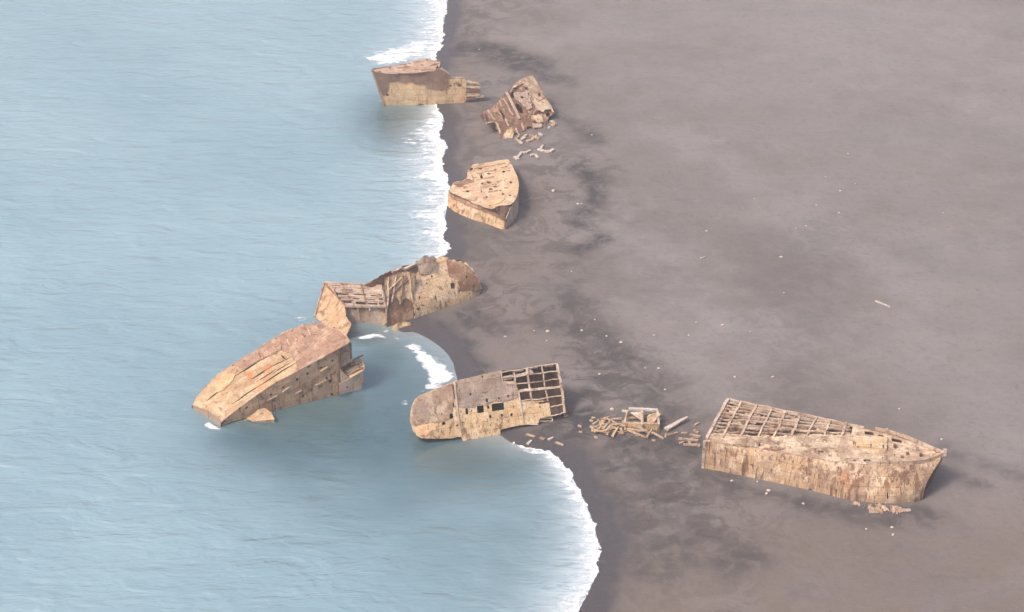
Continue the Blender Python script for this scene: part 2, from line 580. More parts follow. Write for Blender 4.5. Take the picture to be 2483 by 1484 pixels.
def build_sand():
    m = bpy.data.materials.new('dark_volcanic_sand'); nt, bs = nodes(m)
    v = coords(nt)
    vs = coords(nt, (.35, 1.0, 1), (0, 0, R(-38)))
    c = mix(nt, ramp(nt, noise(nt, v, .018, 5, .55, .6), .36, .64), (.132, .112, .107), (.172, .150, .147))
    c = mix(nt, ramp(nt, noise(nt, vs, .045, 6, .6, .8), .42, .66, .7), c, (.142, .126, .128))
    c = mix(nt, ramp(nt, noise(nt, v, .09, 7, .65, 1.2), .5, .72, .45), c, (.185, .158, .146))
    land = attr(nt, 'land')
    rough_zone = attr(nt, 'coarse')
    c = mix(nt, math_(nt, 'MULTIPLY', ramp(nt, noise(nt, v, .13, 9, .74, 1.4), .475, .55), rough_zone), c, (.066, .054, .053))
    c = mix(nt, math_(nt, 'MULTIPLY', attr(nt, 'brown'), ramp(nt, noise(nt, v, .05, 6, .6, .7), .3, .6, .9, .25)), c, (.136, .106, .090))
    c = mix(nt, attr(nt, 'light'), c, (.235, .208, .206))
    ln = math_(nt, 'ADD', land, math_(nt, 'MULTIPLY', noise(nt, v, .07, 5, .6, .5), 9.0))
    for off_, wd_, st_ in ((7.6, .9, .5), (10.6, 1.5, .4), (15.5, 1.1, .3)):
        dv_ = math_(nt, 'ABSOLUTE', math_(nt, 'SUBTRACT', ln, off_))
        c = mix(nt, math_(nt, 'MULTIPLY', ramp(nt, dv_, 0, wd_, 0, st_), ramp(nt, noise(nt, v, .12, 4, .6), .42, .58)), c, (.062, .052, .054))
    dn = math_(nt, 'MULTIPLY', attr(nt, 'damp_shade'), ramp(nt, noise(nt, v, .3, 8, .7, .8), .36, .58, 1.3, .35))
    c = mix(nt, dn, c, (.040, .034, .037))  # wet patches and painted wreck shadows darken the sand colour
    wet = attr(nt, 'wet')
    c = mix(nt, wet, c, (.056, .049, .054))
    c = mix(nt, ramp(nt, noise(nt, v, .7, 9, .8, .4), .48, .68, .42), c, (.085, .070, .068))
    c = mix(nt, ramp(nt, noise(nt, v, 2.6, 5, .8), .62, .8, .25), c, (.27, .24, .235))
    nt.links.new(c, bs.inputs['Base Color'])
    r = math_(nt, 'SUBTRACT', .92, math_(nt, 'MULTIPLY', wet, .45))
    nt.links.new(r, bs.inputs['Roughness'])
    bs.inputs['Specular IOR Level'].default_value = .3
    bump(nt, bs, math_(nt, 'ADD', noise(nt, v, .35, 8, .7, .5), math_(nt, 'MULTIPLY', noise(nt, vs, .25, 5, .6), .8)), .35, .8)
    xs = axis(-42, 150, .85, 5000); ys = axis(-120, 210, .95, 7000)
    x, y, q = grid_mesh(xs, ys, None)
    d, py = shore(x, y)
    z = land_h(x, y, d)
    far = (np.abs(x) > 500) | (np.abs(y) > 500)
    z[far & (d > 0)] = .6
    pts = np.stack([x, y], -1)
    wet = np.exp(-np.clip(d - .8 - 4.6 * fbm(x / 6, y / 9, 3, 3), 0, None) / 1.7)
    damp_shade = np.clip(paint(pts, DAMP_SHADE, 40), 0, 1)
    light = paint(pts, LIGHT, 90) * (.5 + .5 * fbm(x / 12, y / 12, 21, 3))
    zone = np.clip(1 - (d - 8) / 34, 0, 1) * np.clip(d / 6, 0, 1) * (fbm(x / 22, y / 22, 31, 2) > .38)
    zone = np.clip(zone + paint(pts, [(V((1150, 640), (1300, 640), (1420, 520), (1400, 400)), 9, .8), (V((1180, 760), (1350, 800), (1520, 900)), 9, .8),
                                      (V((1480, 1150), (1650, 1250), (1850, 1320), (2200, 1320)), 9, .4)], 60), 0, 1)
    brown = np.clip(np.exp(-np.clip(d - 4, 0, None) / 38), 0, 1) * .9
    Pq = proj(np.stack([x, y, z], -1))
    brown = np.maximum(brown, np.clip((Pq[:, 1] - 1100) / 260, 0, 1))
    o = fast_mesh('sand', np.stack([x, y, z], -1), q, m, dict(wet=wet, damp_shade=damp_shade, light=light, coarse=zone, land=d, brown=brown))
    tag(o, kind='structure')


def build_sea():
    m = bpy.data.materials.new('sea_water'); nt, bs = nodes(m)
    v = coords(nt)
    w1 = coords(nt, (.25, .55, 1), (0, 0, R(-9)))
    w2 = coords(nt, (.22, .75, 1), (0, 0, R(14)))
    c = mix(nt, ramp(nt, noise(nt, v, .02, 4, .5), .35, .65), (.178, .272, .312), (.210, .308, .346))
    big = noise(nt, w1, .38, 3, .5, .6)
    fine = noise(nt, w1, 1.15, 3, .5, .7)
    cross = noise(nt, w2, .8, 3, .5, .5)
    cove_reflect = attr(nt, 'calm_reflect')
    c = mix(nt, cove_reflect, c, (.018, .056, .064))  # darkens the water colour to paint in the hulls' reflections
    c = mix(nt, attr(nt, 'shallow'), c, (.20, .235, .25))
    mf = math_(nt, 'MULTIPLY', attr(nt, 'milk'), ramp(nt, noise(nt, coords(nt, (.25, 1, 1)), .8, 7, .7, .8), .26, .58))
    c = mix(nt, mf, c, (.72, .76, .80))
    nt.links.new(c, bs.inputs['Base Color'])
    nt.links.new(math_(nt, 'ADD', .22, math_(nt, 'MULTIPLY', cove_reflect, .06)), bs.inputs['Roughness'])
    bs.inputs['IOR'].default_value = 2.2
    h = math_(nt, 'ADD', math_(nt, 'MULTIPLY', big, 2.2), math_(nt, 'ADD', math_(nt, 'MULTIPLY', fine, .6), math_(nt, 'MULTIPLY', cross, .5)))
    h = math_(nt, 'MULTIPLY', h, math_(nt, 'SUBTRACT', 1.0, math_(nt, 'MULTIPLY', cove_reflect, .78)))
    bump(nt, bs, h, 1.0, .46)
    xs = axis(-150, 40, 1.1, 5000); ys = axis(-120, 215, 1.1, 7000)
    x, y, q = grid_mesh(xs, ys, None)
    d, py = shore(x, y)
    off = np.clip(-d, 0, None)
    calm_reflect = np.zeros(len(x))
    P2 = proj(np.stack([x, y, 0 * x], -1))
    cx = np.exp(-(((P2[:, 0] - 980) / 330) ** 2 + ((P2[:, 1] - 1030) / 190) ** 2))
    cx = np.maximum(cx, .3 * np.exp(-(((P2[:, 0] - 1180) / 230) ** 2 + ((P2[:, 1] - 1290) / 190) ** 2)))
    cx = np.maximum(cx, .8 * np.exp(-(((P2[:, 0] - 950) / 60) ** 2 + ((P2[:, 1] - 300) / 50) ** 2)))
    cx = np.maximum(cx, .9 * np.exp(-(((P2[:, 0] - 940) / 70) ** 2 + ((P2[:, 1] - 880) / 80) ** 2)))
    for gx, gy, sx, sy in ((740, 1050, 230, 100), (1130, 1110, 200, 75), (640, 1060, 130, 50), (970, 295, 95, 55), (905, 815, 60, 30)):  # smooth dark spots below the hulls, painted for their reflections
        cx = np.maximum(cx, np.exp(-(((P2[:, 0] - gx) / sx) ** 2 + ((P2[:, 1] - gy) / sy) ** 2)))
    calm_reflect = 1 - np.exp(-1.9 * cx * (.55 + .9 * fbm(x / 9, y / 9, 61, 3)))
    shallow = .75 * np.exp(-off / 2.2) + .25 * np.exp(-off / 9)
    milk = np.interp(py, [0, 130, 160, 255, 300, 400, 600, 640, 800, 1075, 1120, 1200, 1360, 1500], [9, 9, 3, 2, 6, 8, 7, 5, .1, .1, 2, 3, 5, 5])
    milk = np.exp(-(off / milk) ** 1.2) * np.interp(py, [0, 700, 790, 1070, 1100], [.7, .5, .0, .0, .7])
    keep = d[q].max(1) < 0
    keep = (d[q].min(1) < 6)
    us = np.unique(q[keep]); mp = np.zeros(len(x), int); mp[us] = np.arange(len(us))
    o = fast_mesh('sea', np.stack([x, y, 0 * x], -1)[us], mp[q[keep]], m, dict(calm_reflect=calm_reflect[us], shallow=shallow[us], milk=milk[us]))
    tag(o, kind='structure')


def build_foam():
    """surf: a lumpy layer of froth, cut out cell by cell where the waves break"""
    m = bpy.data.materials.new('white_sea_foam'); nt, bs = nodes(m)
    v = coords(nt)
    c = mix(nt, ramp(nt, noise(nt, v, .9, 6, .7), .35, .7), (.60, .63, .67), (.74, .745, .765))
    nt.links.new(c, bs.inputs['Base Color']); bs.inputs['Roughness'].default_value = .8
    nt.links.new(math_(nt, 'MULTIPLY', attr(nt, 'cover'), ramp(nt, noise(nt, v, 1.6, 6, .75), .22, .5, 1.0, .45)), bs.inputs['Alpha'])
    bump(nt, bs, noise(nt, v, 2.0, 6, .7), .5, .25)
    st = .17
    cos, qs, als, base = [], [], [], 0

    def add(x0, x1, y0, y1, dens_fn, sx, sy, name):
        nonlocal base
        xs = np.arange(x0, x1, st); ys = np.arange(y0, y1, st * 1.35)
        x, y, q = grid_mesh(xs, ys, None)
        cx = x[q].mean(1); cy = y[q].mean(1)
        if name == 'a':
            near = np.zeros(len(q), bool)
            gx, gy, gq = grid_mesh(np.arange(x0, x1 + 2, 1.5), np.arange(y0, y1 + 2, 1.5), None)
            gd, _ = shore(gx, gy)
            ny = len(np.arange(y0, y1 + 2, 1.5))
            near = np.abs(gd[((cx - x0) / 1.5 + .5).astype(int) * ny + ((cy - y0) / 1.5 + .5).astype(int)]) < 13.5
            q = q[near]; cx = cx[near]; cy = cy[near]
        D = dens_fn(cx, cy)
        n = .55 * fbm(cx * sx, cy * sy, 77, 5) + .45 * fbm(cx * 1.1 + 9, cy * 1.1, 78, 4)
        n = (n - .5) * 1.7 + .5
        keep = (n < D + .3) & (D > -.5)
        q = q[keep]
        if not len(q): return
        us = np.unique(q); mp = np.zeros(len(x), int); mp[us] = np.arange(len(us))
        x = x[us]; y = y[us]
        d, _ = shore(x, y)
        nv = .55 * fbm(x * sx, y * sy, 77, 5) + .45 * fbm(x * 1.1 + 9, y * 1.1, 78, 4)
        nv = (nv - .5) * 1.7 + .5
        Dv = dens_fn(x, y)
        lace = np.abs(fbm(x * .35, y * .7, 81, 4) - .5) * 4
        stk = fbm(x * .16 + .1 * y, y * 1.5, 91, 4)
        al = np.clip((Dv - nv) * 2.1 + .58, 0, 1) * np.clip(.3 + (stk - .32) * 3.2 + np.clip(Dv - .62, 0, 1) * 3, .12, 1) + np.clip(.55 - lace * 2.2, 0, 1) * np.clip(Dv + .45, 0, 1) * .6
        if name == 'a':
            al = np.where(d > 0, np.clip(Dv * 3, 0, 1), al)
        als.append(np.clip(al, 0, 1))
        z = np.maximum(land_h(x, y, d), 0) + .05 + .22 * fbm(x * .9, y * .9, 5, 3) * np.clip(dens_fn(x, y), 0, 1)
        cos.append(np.stack([x, y, z], -1)); qs.append(mp[q] + base); base += len(us)

    rows = [-450, 0, 60, 110, 135, 160, 200, 262, 285, 340, 420, 470, 520, 575, 610, 640, 690, 1074, 1080, 1100, 1140, 1200, 1260, 1320, 1400, 1600, 1800]
    wid = [13, 13, 12, 14, 12, 3, .1, 1.2, 8, 14, 13, 12.5, 11, 11, 9, 5, .01, .01, 2.0, 4.8, 4.8, 4.6, 5, 6.2, 7, 6, 5]

    def surf(x, y):
        d, py = shore(x, y)
        w = np.interp(py, rows, wid)
        jit = (fbm(x / 3, y / 3, 13, 3) - .35) * 1.6 + (fbm(x / .8, y / 1.1, 14, 3) - .5) * 1.3
        t = (jit - d) / np.maximum(w, .01)
        den = np.where(t < 0, -1, np.clip(.92 - 1.15 * np.abs(t) ** .7 + .5 * (fbm(x / 5, y / 7, 99, 3) - .5), -1, 1.2))
        den = np.where((t >= 0) & (t < .03 + .20 * fbm(x / 4, y / 4, 55, 2)), np.maximum(den, .84), den)
        den = np.where(w < .3, -1, den)
        return den
    W0 = G((1100, 1500)); W1 = G((1075, -200))
    add(-40, 36, -135, 225, surf, .22, 1.2, 'a')

    def patch(poly, dn, soft):
        line = np.array([G(p)[:2] for p in poly])

        def f(x, y):
            pts = np.stack([x, y], -1)
            ins = inpoly(pts, line)
            _, dd, _, _ = nearest_on(pts, [line])
            return np.where(ins, dn * np.clip(dd / soft, 0, 1), -1)
        lo = line.min(0); hi = line.max(0)
        add(lo[0], hi[0], lo[1], hi[1], f, .5, 1.3, 'p')

    patch(V((978, 838), (1000, 826), (1040, 852), (1082, 884), (1106, 908), (1106, 926), (1060, 940), (1028, 952), (1032, 915), (1010, 880)), 1.05, 1.7)
    patch(V((1050, 905), (1098, 912), (1090, 950), (1018, 952), (1030, 925)), .6, 1.6)
    patch(cD((660, 1150), (760, 1110), (900, 1080), (1010, 1090), (1080, 1150), (930, 1150), (860, 1165), (720, 1180)), .72, .9)
    patch(cD((1150, 1130), (1240, 1140), (1230, 1180), (1160, 1170)), .8, .6)
    patch(cD((1000, 1060), (1110, 1035), (1090, 1070), (1010, 1080)), .7, .5)
    patch(cE((255, 1330), (330, 1300), (420, 1350), (510, 1380), (460, 1410), (300, 1400)), .95, .8)
    patch(cF((0, 640), (130, 630), (190, 670), (160, 720), (60, 710)), .66, 1.4)
    patch(cF((0, 800), (110, 790), (160, 850), (40, 870)), .62, 1.4)
    patch(cF((300, 500), (420, 420), (640, 380), (560, 460), (420, 520)), .75, 1.6)
    patch(cE((1250, 100), (1400, 40), (1540, 80), (1530, 150), (1330, 150)), .6, 2.0)
    patch(cE((20, 1120), (110, 1120), (130, 1190), (40, 1180)), .55, 2.0)
    patch(V((865, 142), (930, 118), (1000, 100), (1050, 85), (1050, 130), (1000, 150), (910, 165), (890, 150)), .68, 2.5)
    o = fast_mesh('surf_foam', np.concatenate(cos), np.concatenate(qs), m, dict(cover=np.concatenate(als)))
    tag(o, 'white breaking surf along the water edge', 'sea foam', kind='stuff')


build_sand(); build_sea(); build_foam()

# ------------------------------------------------------------------ WRECK H : upright cargo hull on the sand
Z3 = np.array([0, 0, 1.])
GRP = 'rusted shipwreck sections along the shore'


def wreck(label, p):
    b = GL(p)
    o = empty('shipwreck', b)
    tag(o, label, 'shipwreck', GRP)
    return o, float(b[2])


def wreck_cargo():
    t, z0 = wreck('long upright rusted hull with bare deck beams and pointed bow on dry sand', cH((1000, 850)))
    zb = z0 - .1
    zt = zb + above(G(cH((175, 702)), zb), cH((188, 455))[1])
    g = lambda p, z: G(p, z)
    nb = [g(p, zb) for p in cH((170, 702), (420, 752), (640, 800), (900, 850), (1100, 888), (1300, 935), (1480, 978), (1640, 993), (1800, 998), (1960, 990), (2060, 980), (2118, 962))]
    nt_ = [g(p, zt) for p in cH((188, 455), (420, 478), (640, 510), (850, 552), (1100, 590), (1300, 622), (1480, 648), (1680, 664), (1850, 664), (2050, 660), (2200, 630))] + [g(cH((2312, 578)), zt + .5)]
    ft = [g(p, zt) for p in cH((392, 84), (560, 122), (780, 168), (1000, 215), (1200, 252), (1440, 295), (1600, 338), (1740, 370), (1870, 402), (2020, 455), (2180, 525))] + [g(cH((2312, 578)), zt + .5)]
    nb = smooth_curve(nb, 60); nt2 = smooth_curve(nt_, 60); ft2 = smooth_curve(ft, 60)
    nbl = nb.copy(); nbl[:, 2] -= .5
    prof = lambda v: v ** 2.6
    holes = [blob(cH((1117, 893)), 6, 5, seed=2), blob(cH((210, 452)), 7, 7, seed=4), blob(cH((1808, 945)), 2, 9, seed=5)]
    hull = sheet('hull', t, M_side, ruled(nbl, nt2, prof), 240, 44, None, holes, thick=.16, dent=.10, dscale=.35, seed=1)
    # torn lower rim of plates shows a darker strake near the deck edge
    fb = ft2.copy(); fb[:, 2] = zb - .5
    cen = (nb[-1] - fb[-1]); k = np.linspace(0, 1, len(fb))[:, None] ** 6
    fb = fb + cen * k; fb[:, 2] = zb - .5
    sheet('hull_far_side', t, M_rust, ruled(fb, ft2), 90, 12, None, (), thick=.15, dent=.1, seed=2)
    # plated part of the deck
    dk = ruled(nt2, ft2)
    pl = cH((186, 452), (640, 512), (850, 555), (1300, 625), (1480, 650), (1680, 668), (1850, 668), (2050, 662), (2200, 634), (2305, 580),
            (2250, 556), (2020, 462), (1870, 408), (1600, 345), (1500, 318), (1485, 385), (1390, 402), (1250, 392), (1110, 392), (1000, 398),
            (960, 400), (860, 408), (700, 412), (640, 410), (520, 400), (330, 385), (218, 388))
    rect = lambda x0, y0, x1, y1, sk=0: cH((x0, y0), (x1, y0 + sk), (x1 + 6, y1 + sk), (x0 + 6, y1))
    hs = [rect(1600, 365, 1680, 392, 10), rect(1720, 395, 1770, 410, 6), rect(1840, 425, 1930, 455, 14), rect(1590, 612, 1655, 635, 4),
          rect(790, 468, 840, 480), rect(1185, 540, 1235, 556), rect(660, 470, 675, 500), rect(1500, 618, 1525, 634)]
    for i in range(46):
        x = RNG.uniform(700, 2150); y = RNG.uniform(405, 630)
        hs.append(blob(cH((x, y)), RNG.uniform(1.0, 3.2), RNG.uniform(.8, 2.2), 7, i))
    deck = sheet('deck', t, M_deck, dk, 230, 70, jag(pl, range(15, 27), 1.6, 5, 3), hs, thick=.18, dent=.12, dscale=.5, seed=4)

    def D(u, v, lift=0.0):
        return dk(np.array([u]), np.array([v]))[0] + Z3 * lift

    def uv_of(p, lift=0):
        # parameters of the deck point seen at p
        best = None
        for uu in np.linspace(0, 1, 101):
            q = dk(np.full(41, uu), np.linspace(0, 1, 41)); e = ((proj(q + Z3 * lift) - np.array(p)) ** 2).sum(1)
            i = e.argmin()
            if best is None or e[i] < best[0]: best = (e[i], uu, i / 40)
        return best[1], best[2]
    dp = lambda p, lift=0.0: D(*uv_of(p), lift)
    # transverse deck beams
    tb = [((196, 440), (392, 84)), ((345, 430), (508, 112)), ((500, 420), (640, 140)), ((655, 430), (778, 168)), ((800, 420), (905, 195)),
          ((965, 410), (1035, 222)), ((1095, 410), (1168, 246)), ((1245, 400), (1302, 270)), ((1395, 405), (1442, 296))]
    for i, (a, b) in enumerate(tb):
        bar('deck_beam', dp(cH(a), .05), dp(cH(b), .05), .28 + .06 * (i % 3) if i else .5, .45, (M_beam, M_deck, M_beam)[i % 3], t, segs=7, bend=.28, seed=i)
    lg = [((200, 392), (690, 425)), ((250, 318), (1480, 388)), ((290, 248), (1480, 360)), ((322, 196), (1470, 335)), ((360, 132), (1455, 312)), ((392, 86), (1600, 340))]
    lg = lg[:5] + [((225, 358), (1100, 405)), ((270, 285), (1250, 372)), ((308, 222), (1440, 345)), ((342, 165), (1300, 296)), ((376, 110), (1100, 246))] + lg[5:]
    for i, (a, b) in enumerate(lg):
        a3, b3 = dp(cH(a), .02), dp(cH(b), .02)
        if i == 10:
            bar('deck_girder', a3, b3, .3, .4, M_beam, t, segs=14, bend=.2, seed=60)
        else:
            bar('deck_girder', a3, b3, (.22 if i < 5 else .13), .28, (M_beam, M_deck, M_pink)[i % 3], t, segs=15, bend=.28, seed=50 + i)
    # remnants of plating still on the grid
    rem = [(395, 265, 510, 300), (640, 148, 770, 185), (820, 195, 950, 235), (540, 205, 690, 250), (860, 320, 960, 345), (1000, 300, 1090, 330),
           (430, 140, 490, 180), (250, 330, 370, 352), (330, 205, 420, 238), (700, 235, 790, 262), (880, 270, 1000, 296), (1040, 330, 1100, 372), (1180, 330, 1260, 360), (560, 265, 640, 290), (480, 340, 540, 372), (400, 180, 470, 205), (1240, 258, 1300, 280), (760, 345, 880, 385), (690, 385, 760, 405), (560, 300, 660, 345), (700, 300, 850, 325), (1180, 285, 1280, 305), (960, 250, 1020, 280), (1320, 330, 1420, 350)]
    for i, (x0, y0, x1, y1) in enumerate(rem):
        o = cH((x0, y0), (x1 - 10, y0 + 16), (x1, y1 + 12), (x0 - 12, y1))
        sheet('deck_plate_remnant', deck, (M_deck, M_pink, M_rust)[i % 3], lambda u, v, i=i: dk(u, v) - Z3 * .12, 230, 70, jag(o, 'all', 1.8, 3.5, i), (), thick=.06, dent=.12, seed=i)
    # lower deck and interior seen through the grid
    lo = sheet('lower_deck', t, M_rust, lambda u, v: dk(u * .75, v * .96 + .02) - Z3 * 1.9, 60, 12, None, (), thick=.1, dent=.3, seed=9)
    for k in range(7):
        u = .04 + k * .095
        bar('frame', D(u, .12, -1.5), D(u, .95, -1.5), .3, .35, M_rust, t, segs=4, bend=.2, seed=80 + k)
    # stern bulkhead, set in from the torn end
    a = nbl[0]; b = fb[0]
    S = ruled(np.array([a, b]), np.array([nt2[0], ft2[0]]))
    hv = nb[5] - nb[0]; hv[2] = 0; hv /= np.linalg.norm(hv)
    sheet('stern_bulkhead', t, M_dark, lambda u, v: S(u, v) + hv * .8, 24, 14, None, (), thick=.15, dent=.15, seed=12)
    bar('stern_post', nbl[0] - hv * .12, nt2[0] - hv * .12, .42, .42, M_beam, t, up=(1, 0, 0), segs=4, bend=.1)
    bar('stern_post', fb[0] - hv * .12, ft2[0] - hv * .12, .4, .4, M_rust, t, up=(1, 0, 0))
    # pale plates folded over the gunwale
    sp = vplane(nt2[0] - hv * 0 + np.cross(hv, Z3) * .22, nt2[12] + np.cross(hv, Z3) * .22)
    flat('folded_plate', hull, M_deck, sp, jag(cH((460, 440), (590, 420), (625, 445), (655, 508), (560, 500), (470, 476)), 'all', 1.2, 4, 2), cell=.16, dent=.12, thick=.06)
    # bulwark round the bow
    for nm, cv in (('bulwark', nt2[40:]), ('bulwark', ft2[40:])):
        c0 = cv.copy(); c1 = cv.copy(); c1[:, 2] += .65
        sheet(nm, t, M_beam if cv is not None else M_deck, ruled(c0, c1), 60, 4, None, (), thick=.12, dent=.05, seed=3)
    # forecastle break: a low house front with rust runs
    fp = cH((1478, 395), (1600, 352), (1850, 418), (1832, 545), (1660, 600), (1480, 560))
    f0 = dp(cH((1480, 560)), 0); f1 = dp(cH((1830, 560)), 0)
    # winch drums and bitts on the bow
    for i, p in enumerate(((1985, 575), (1880, 510), (2080, 540), (1940, 600), (2100, 590), (1790, 380), (1830, 372))):
        q = dp(cH(p))
        bar('bitt', q, q + Z3 * (.4 + .2 * (i % 3)), .35 + .2 * (i % 2), .4, (M_rust, M_dark, M_pink)[i % 3] if i < 5 else M_beam, deck, up=(1, 0, 0))
    hp = dp(cH((1660, 470)))
    hatch = [dp(cH(p), .0) for p in ((1500, 420), (1810, 440), (1800, 540), (1500, 520))]
    walls('hatch_coaming', t, M_tan, [h + Z3 * .4 for h in hatch], -Z3 * .6)
    sheet('hatch_cover', t, M_tan, ruled(np.array([hatch[3], hatch[2]]) + Z3 * .45, np.array([hatch[0], hatch[1]]) + Z3 * .45), 40, 20, None,
          [blob(cH((x, y)), 2, 6, 8, i) for i, (x, y) in enumerate(((1520, 480), (1660, 490), (1505, 470), (1770, 500)))], thick=.1, dent=.1)
    tip = proj(nt2[-1])
    bar('stem_post', nt2[-1] - Z3 * .1, nt2[-1] + Z3 * 1.1, .5, .5, M_beam, t, up=(1, 0, 0))


# ------------------------------------------------------------------ WRECK E : listing hull awash at left
def wreck_listing():
    t, _ = wreck('tan hull sloping down into the sea, pinkish side full of small holes', cE((1100, 1180)))
    e0 = G(cE((430, 1352)), 0.); e1 = G(cE((1950, 955)), 0.)
    zr = above(e1, cE((1960, 385))[1])
    NL = e0 + Z3 * .5; NR = e1 + Z3 * zr
    h = e1 - e0; h /= np.linalg.norm(h); n = np.array([h[1], -h[0], 0])
    FR = G(cE((1650, 152)), zr - 1.2)
    FL = G(cE((138, 1106)), .7)
    dpl = Plane(FL, e0 + Z3 * .8, NR)
    out = cE((138, 1105), (190, 1010), (250, 938), (350, 830), (450, 738), (600, 640), (830, 500), (1050, 350), (1200, 265), (1400, 188), (1650, 152),
             (1760, 210), (1850, 262), (1915, 300), (1962, 378), (1800, 470), (1650, 560), (1450, 655), (1250, 770), (1100, 842), (850, 1010), (690, 1130), (560, 1235), (470, 1310), (400, 1225), (280, 1170))

    def slit(a, b, w):
        a = np.array(cE(a)); b = np.array(cE(b)); d = b - a; d /= np.linalg.norm(d); q = np.array([-d[1], d[0]]) * w * 1.7
        return [tuple(a + q * .4), tuple((a + b) / 2 + q), tuple(b + q * .4), tuple(b - q * .4), tuple((a + b) / 2 - q), tuple(a - q * .4)]
    hl = [slit((300, 1065), (480, 920), 1.1), slit((480, 920), (625, 785), 1.4), slit((830, 805), (1000, 690), 1.1), slit((1000, 690), (1290, 545), .8),
          slit((880, 835), (1100, 700), .8), slit((600, 1095), (900, 890), .9), slit((900, 890), (1340, 615), 1.1), slit((900, 600), (1150, 470), 1.0),
          slit((640, 770), (900, 610), .9), slit((1040, 760), (1310, 590), .8), slit((1160, 530), (1210, 575), 1.2), slit((1290, 540), (1330, 600), 1.2),
          slit((1700, 240), (1780, 215), 1.8), slit((1770, 215), (1775, 260), 1.4)]
    for i in range(16):
        hl.append(blob(cE((RNG.uniform(900, 1700), RNG.uniform(250, 480))), RNG.uniform(.8, 2.2), RNG.uniform(.6, 1.4), 7, i))
    for p in ((480, 800), (540, 965), (660, 720)): hl.append(blob(cE(p), 2.2, 1.6, 8, 3))
    # two tone plating: bleached low end, rusty high end
    rust_part = cE((590, 640), (830, 490), (1050, 345), (1400, 180), (1660, 145), (1850, 260), (1975, 375), (1650, 565), (1450, 660), (1340, 690), (1330, 600), (1250, 500), (1150, 470), (900, 590), (760, 690), (640, 760))
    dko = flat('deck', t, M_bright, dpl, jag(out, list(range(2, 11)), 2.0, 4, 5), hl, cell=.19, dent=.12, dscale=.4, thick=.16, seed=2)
    rp = [p for p in rust_part]
    inter_h = hl[-19:]
    flat('deck_plating', t, rusty('rosy_rust_deck', base=(.36, .215, .145), second=(.31, .19, .135), pale=(.46, .33, .235), amt=.5, streak=.1, spots=.5, orange=.2, seed=14, plates=(cE((430, 1352)), cE((1950, 955)), 'deck')), dpl,
         jag([(x, y) if True else 0 for x, y in cE((600, 643), (830, 502), (1050, 352), (1205, 266), (1400, 190), (1648, 153), (1758, 210), (1850, 264), (1960, 378), (1650, 558), (1450, 653), (1345, 705), (1330, 600), (1250, 505), (1150, 475), (900, 595), (760, 690))],
             'all', 1.0, 5, 8), inter_h, cell=.2, lift=.17, dent=.13, thick=.05, seed=3)
    flat('deck_patch', t, M_orange, dpl, jag(cE((400, 880), (470, 790), (560, 740), (640, 745), (600, 830), (500, 930), (430, 960)), 'all', 2.0, 4, 1), (), cell=.2, lift=.16, dent=.08, thick=.04)
    for i in range(9):
        f = i / 8
        a = np.array(cE((900, 470))) * (1 - f) + np.array(cE((1560, 175))) * f
        bar('deck_rib', dpl.hit(a + (0, 6), .22), dpl.hit(a + (RNG.uniform(4, 10), RNG.uniform(14, 24)), .22), .22, .2, (M_rust, M_beam, M_pink)[i % 3], dko, up=dpl.n)
    # upright rails and stubs on the far edge
    for i, (x, y) in enumerate(((1430, 180), (1540, 160), (1100, 345), (1160, 345), (940, 440), (860, 520), (610, 640), (740, 600), (1280, 250), (690, 590))):
        q = dpl.hit(cE((x, y + 14)))
        bar('deck_stub', q - Z3 * .1, q + Z3 * (.2 + .2 * (i % 3)), .22, .35, (M_rust, M_pink, M_beam)[i % 3], t, up=(1, 0, 0), seed=i)
    # side shell facing the shore
    sp = vplane(e0, e1)
    side = cE((470, 1345), (560, 1238), (690, 1133), (850, 1013), (1100, 845), (1250, 773), (1450, 658), (1650, 563), (1838, 462), (1835, 720), (1835, 985),
              (1750, 1015), (1600, 1045), (1250, 1135), (1100, 1182), (1040, 1195), (800, 1245), (620, 1290))
    B = lambda p, a, b, s=0: blob(cE(p), a, b, 8, s, -.5)
    hs = [B((690, 1152), 3.2, 4, 1), B((768, 1140), 5.5, 2.8, 2), B((1048, 990), 4, 3.2, 3), B((1195, 905), 5.5, 2.4, 4), B((1350, 812), 4, 3.2, 5), B((1470, 748), 3.6, 3.6, 6),
          B((1490, 662), 6, 2.5, 7), B((1618, 682), 6, 2.5, 8), B((1757, 600), 3.6, 3.2, 9), B((1733, 828), 5, 4.2, 10), B((1620, 892), 7.5, 2.4, 11), B((1515, 932), 3.6, 3.2, 12),
          B((1415, 1003), 3.6, 3.6, 13), B((1750, 985), 4, 4.5, 14), B((1740, 760), 4, 2.6, 15), B((980, 1000), 4, 1.5, 16), B((780, 1255), 5, 2, 17), B((1455, 975), 2, 1.6, 18), B((1690, 800), 2, 4, 19)]
    hull = flat('hull', t, rusty('pinkish_side_plate', base=(.37, .25, .175), second=(.43, .29, .17), pale=(.47, .34, .24), amt=.5, streak=.5, spots=.35, orange=.15, seed=61, plates=(cE((430, 1352)), cE((1950, 955)), 'side')), sp, side, hs, cell=.17, dent=.14, dscale=.45, thick=.16, seed=6)  # pinkish tan plating of the side
    # raised strakes and brackets on the side
    for i, (a, b) in enumerate((((1180, 960), (1260, 900)), ((1620, 720), (1700, 670)), ((1330, 980), (1400, 940)), ((1560, 880), (1690, 820)), ((1000, 1060), (1120, 1000)))):
        bar('bracket', sp.hit(cE(a), .1), sp.hit(cE(b), .1), .22, .22, M_tan if i % 2 else M_pink, hull)
    # recessed end bay
    flat('end_panel', t, M_pink, sp, cE((1838, 465), (1962, 388), (1968, 560), (1985, 602), (1900, 650), (1850, 682), (1846, 780), (1838, 900)), (), cell=.18, lift=-.7, dent=.12, thick=.14)
    bar('stiffener', sp.hit(cE((1838, 470)), .1), sp.hit(cE((1832, 985)), .1), .38, .3, M_dark, t, up=n)
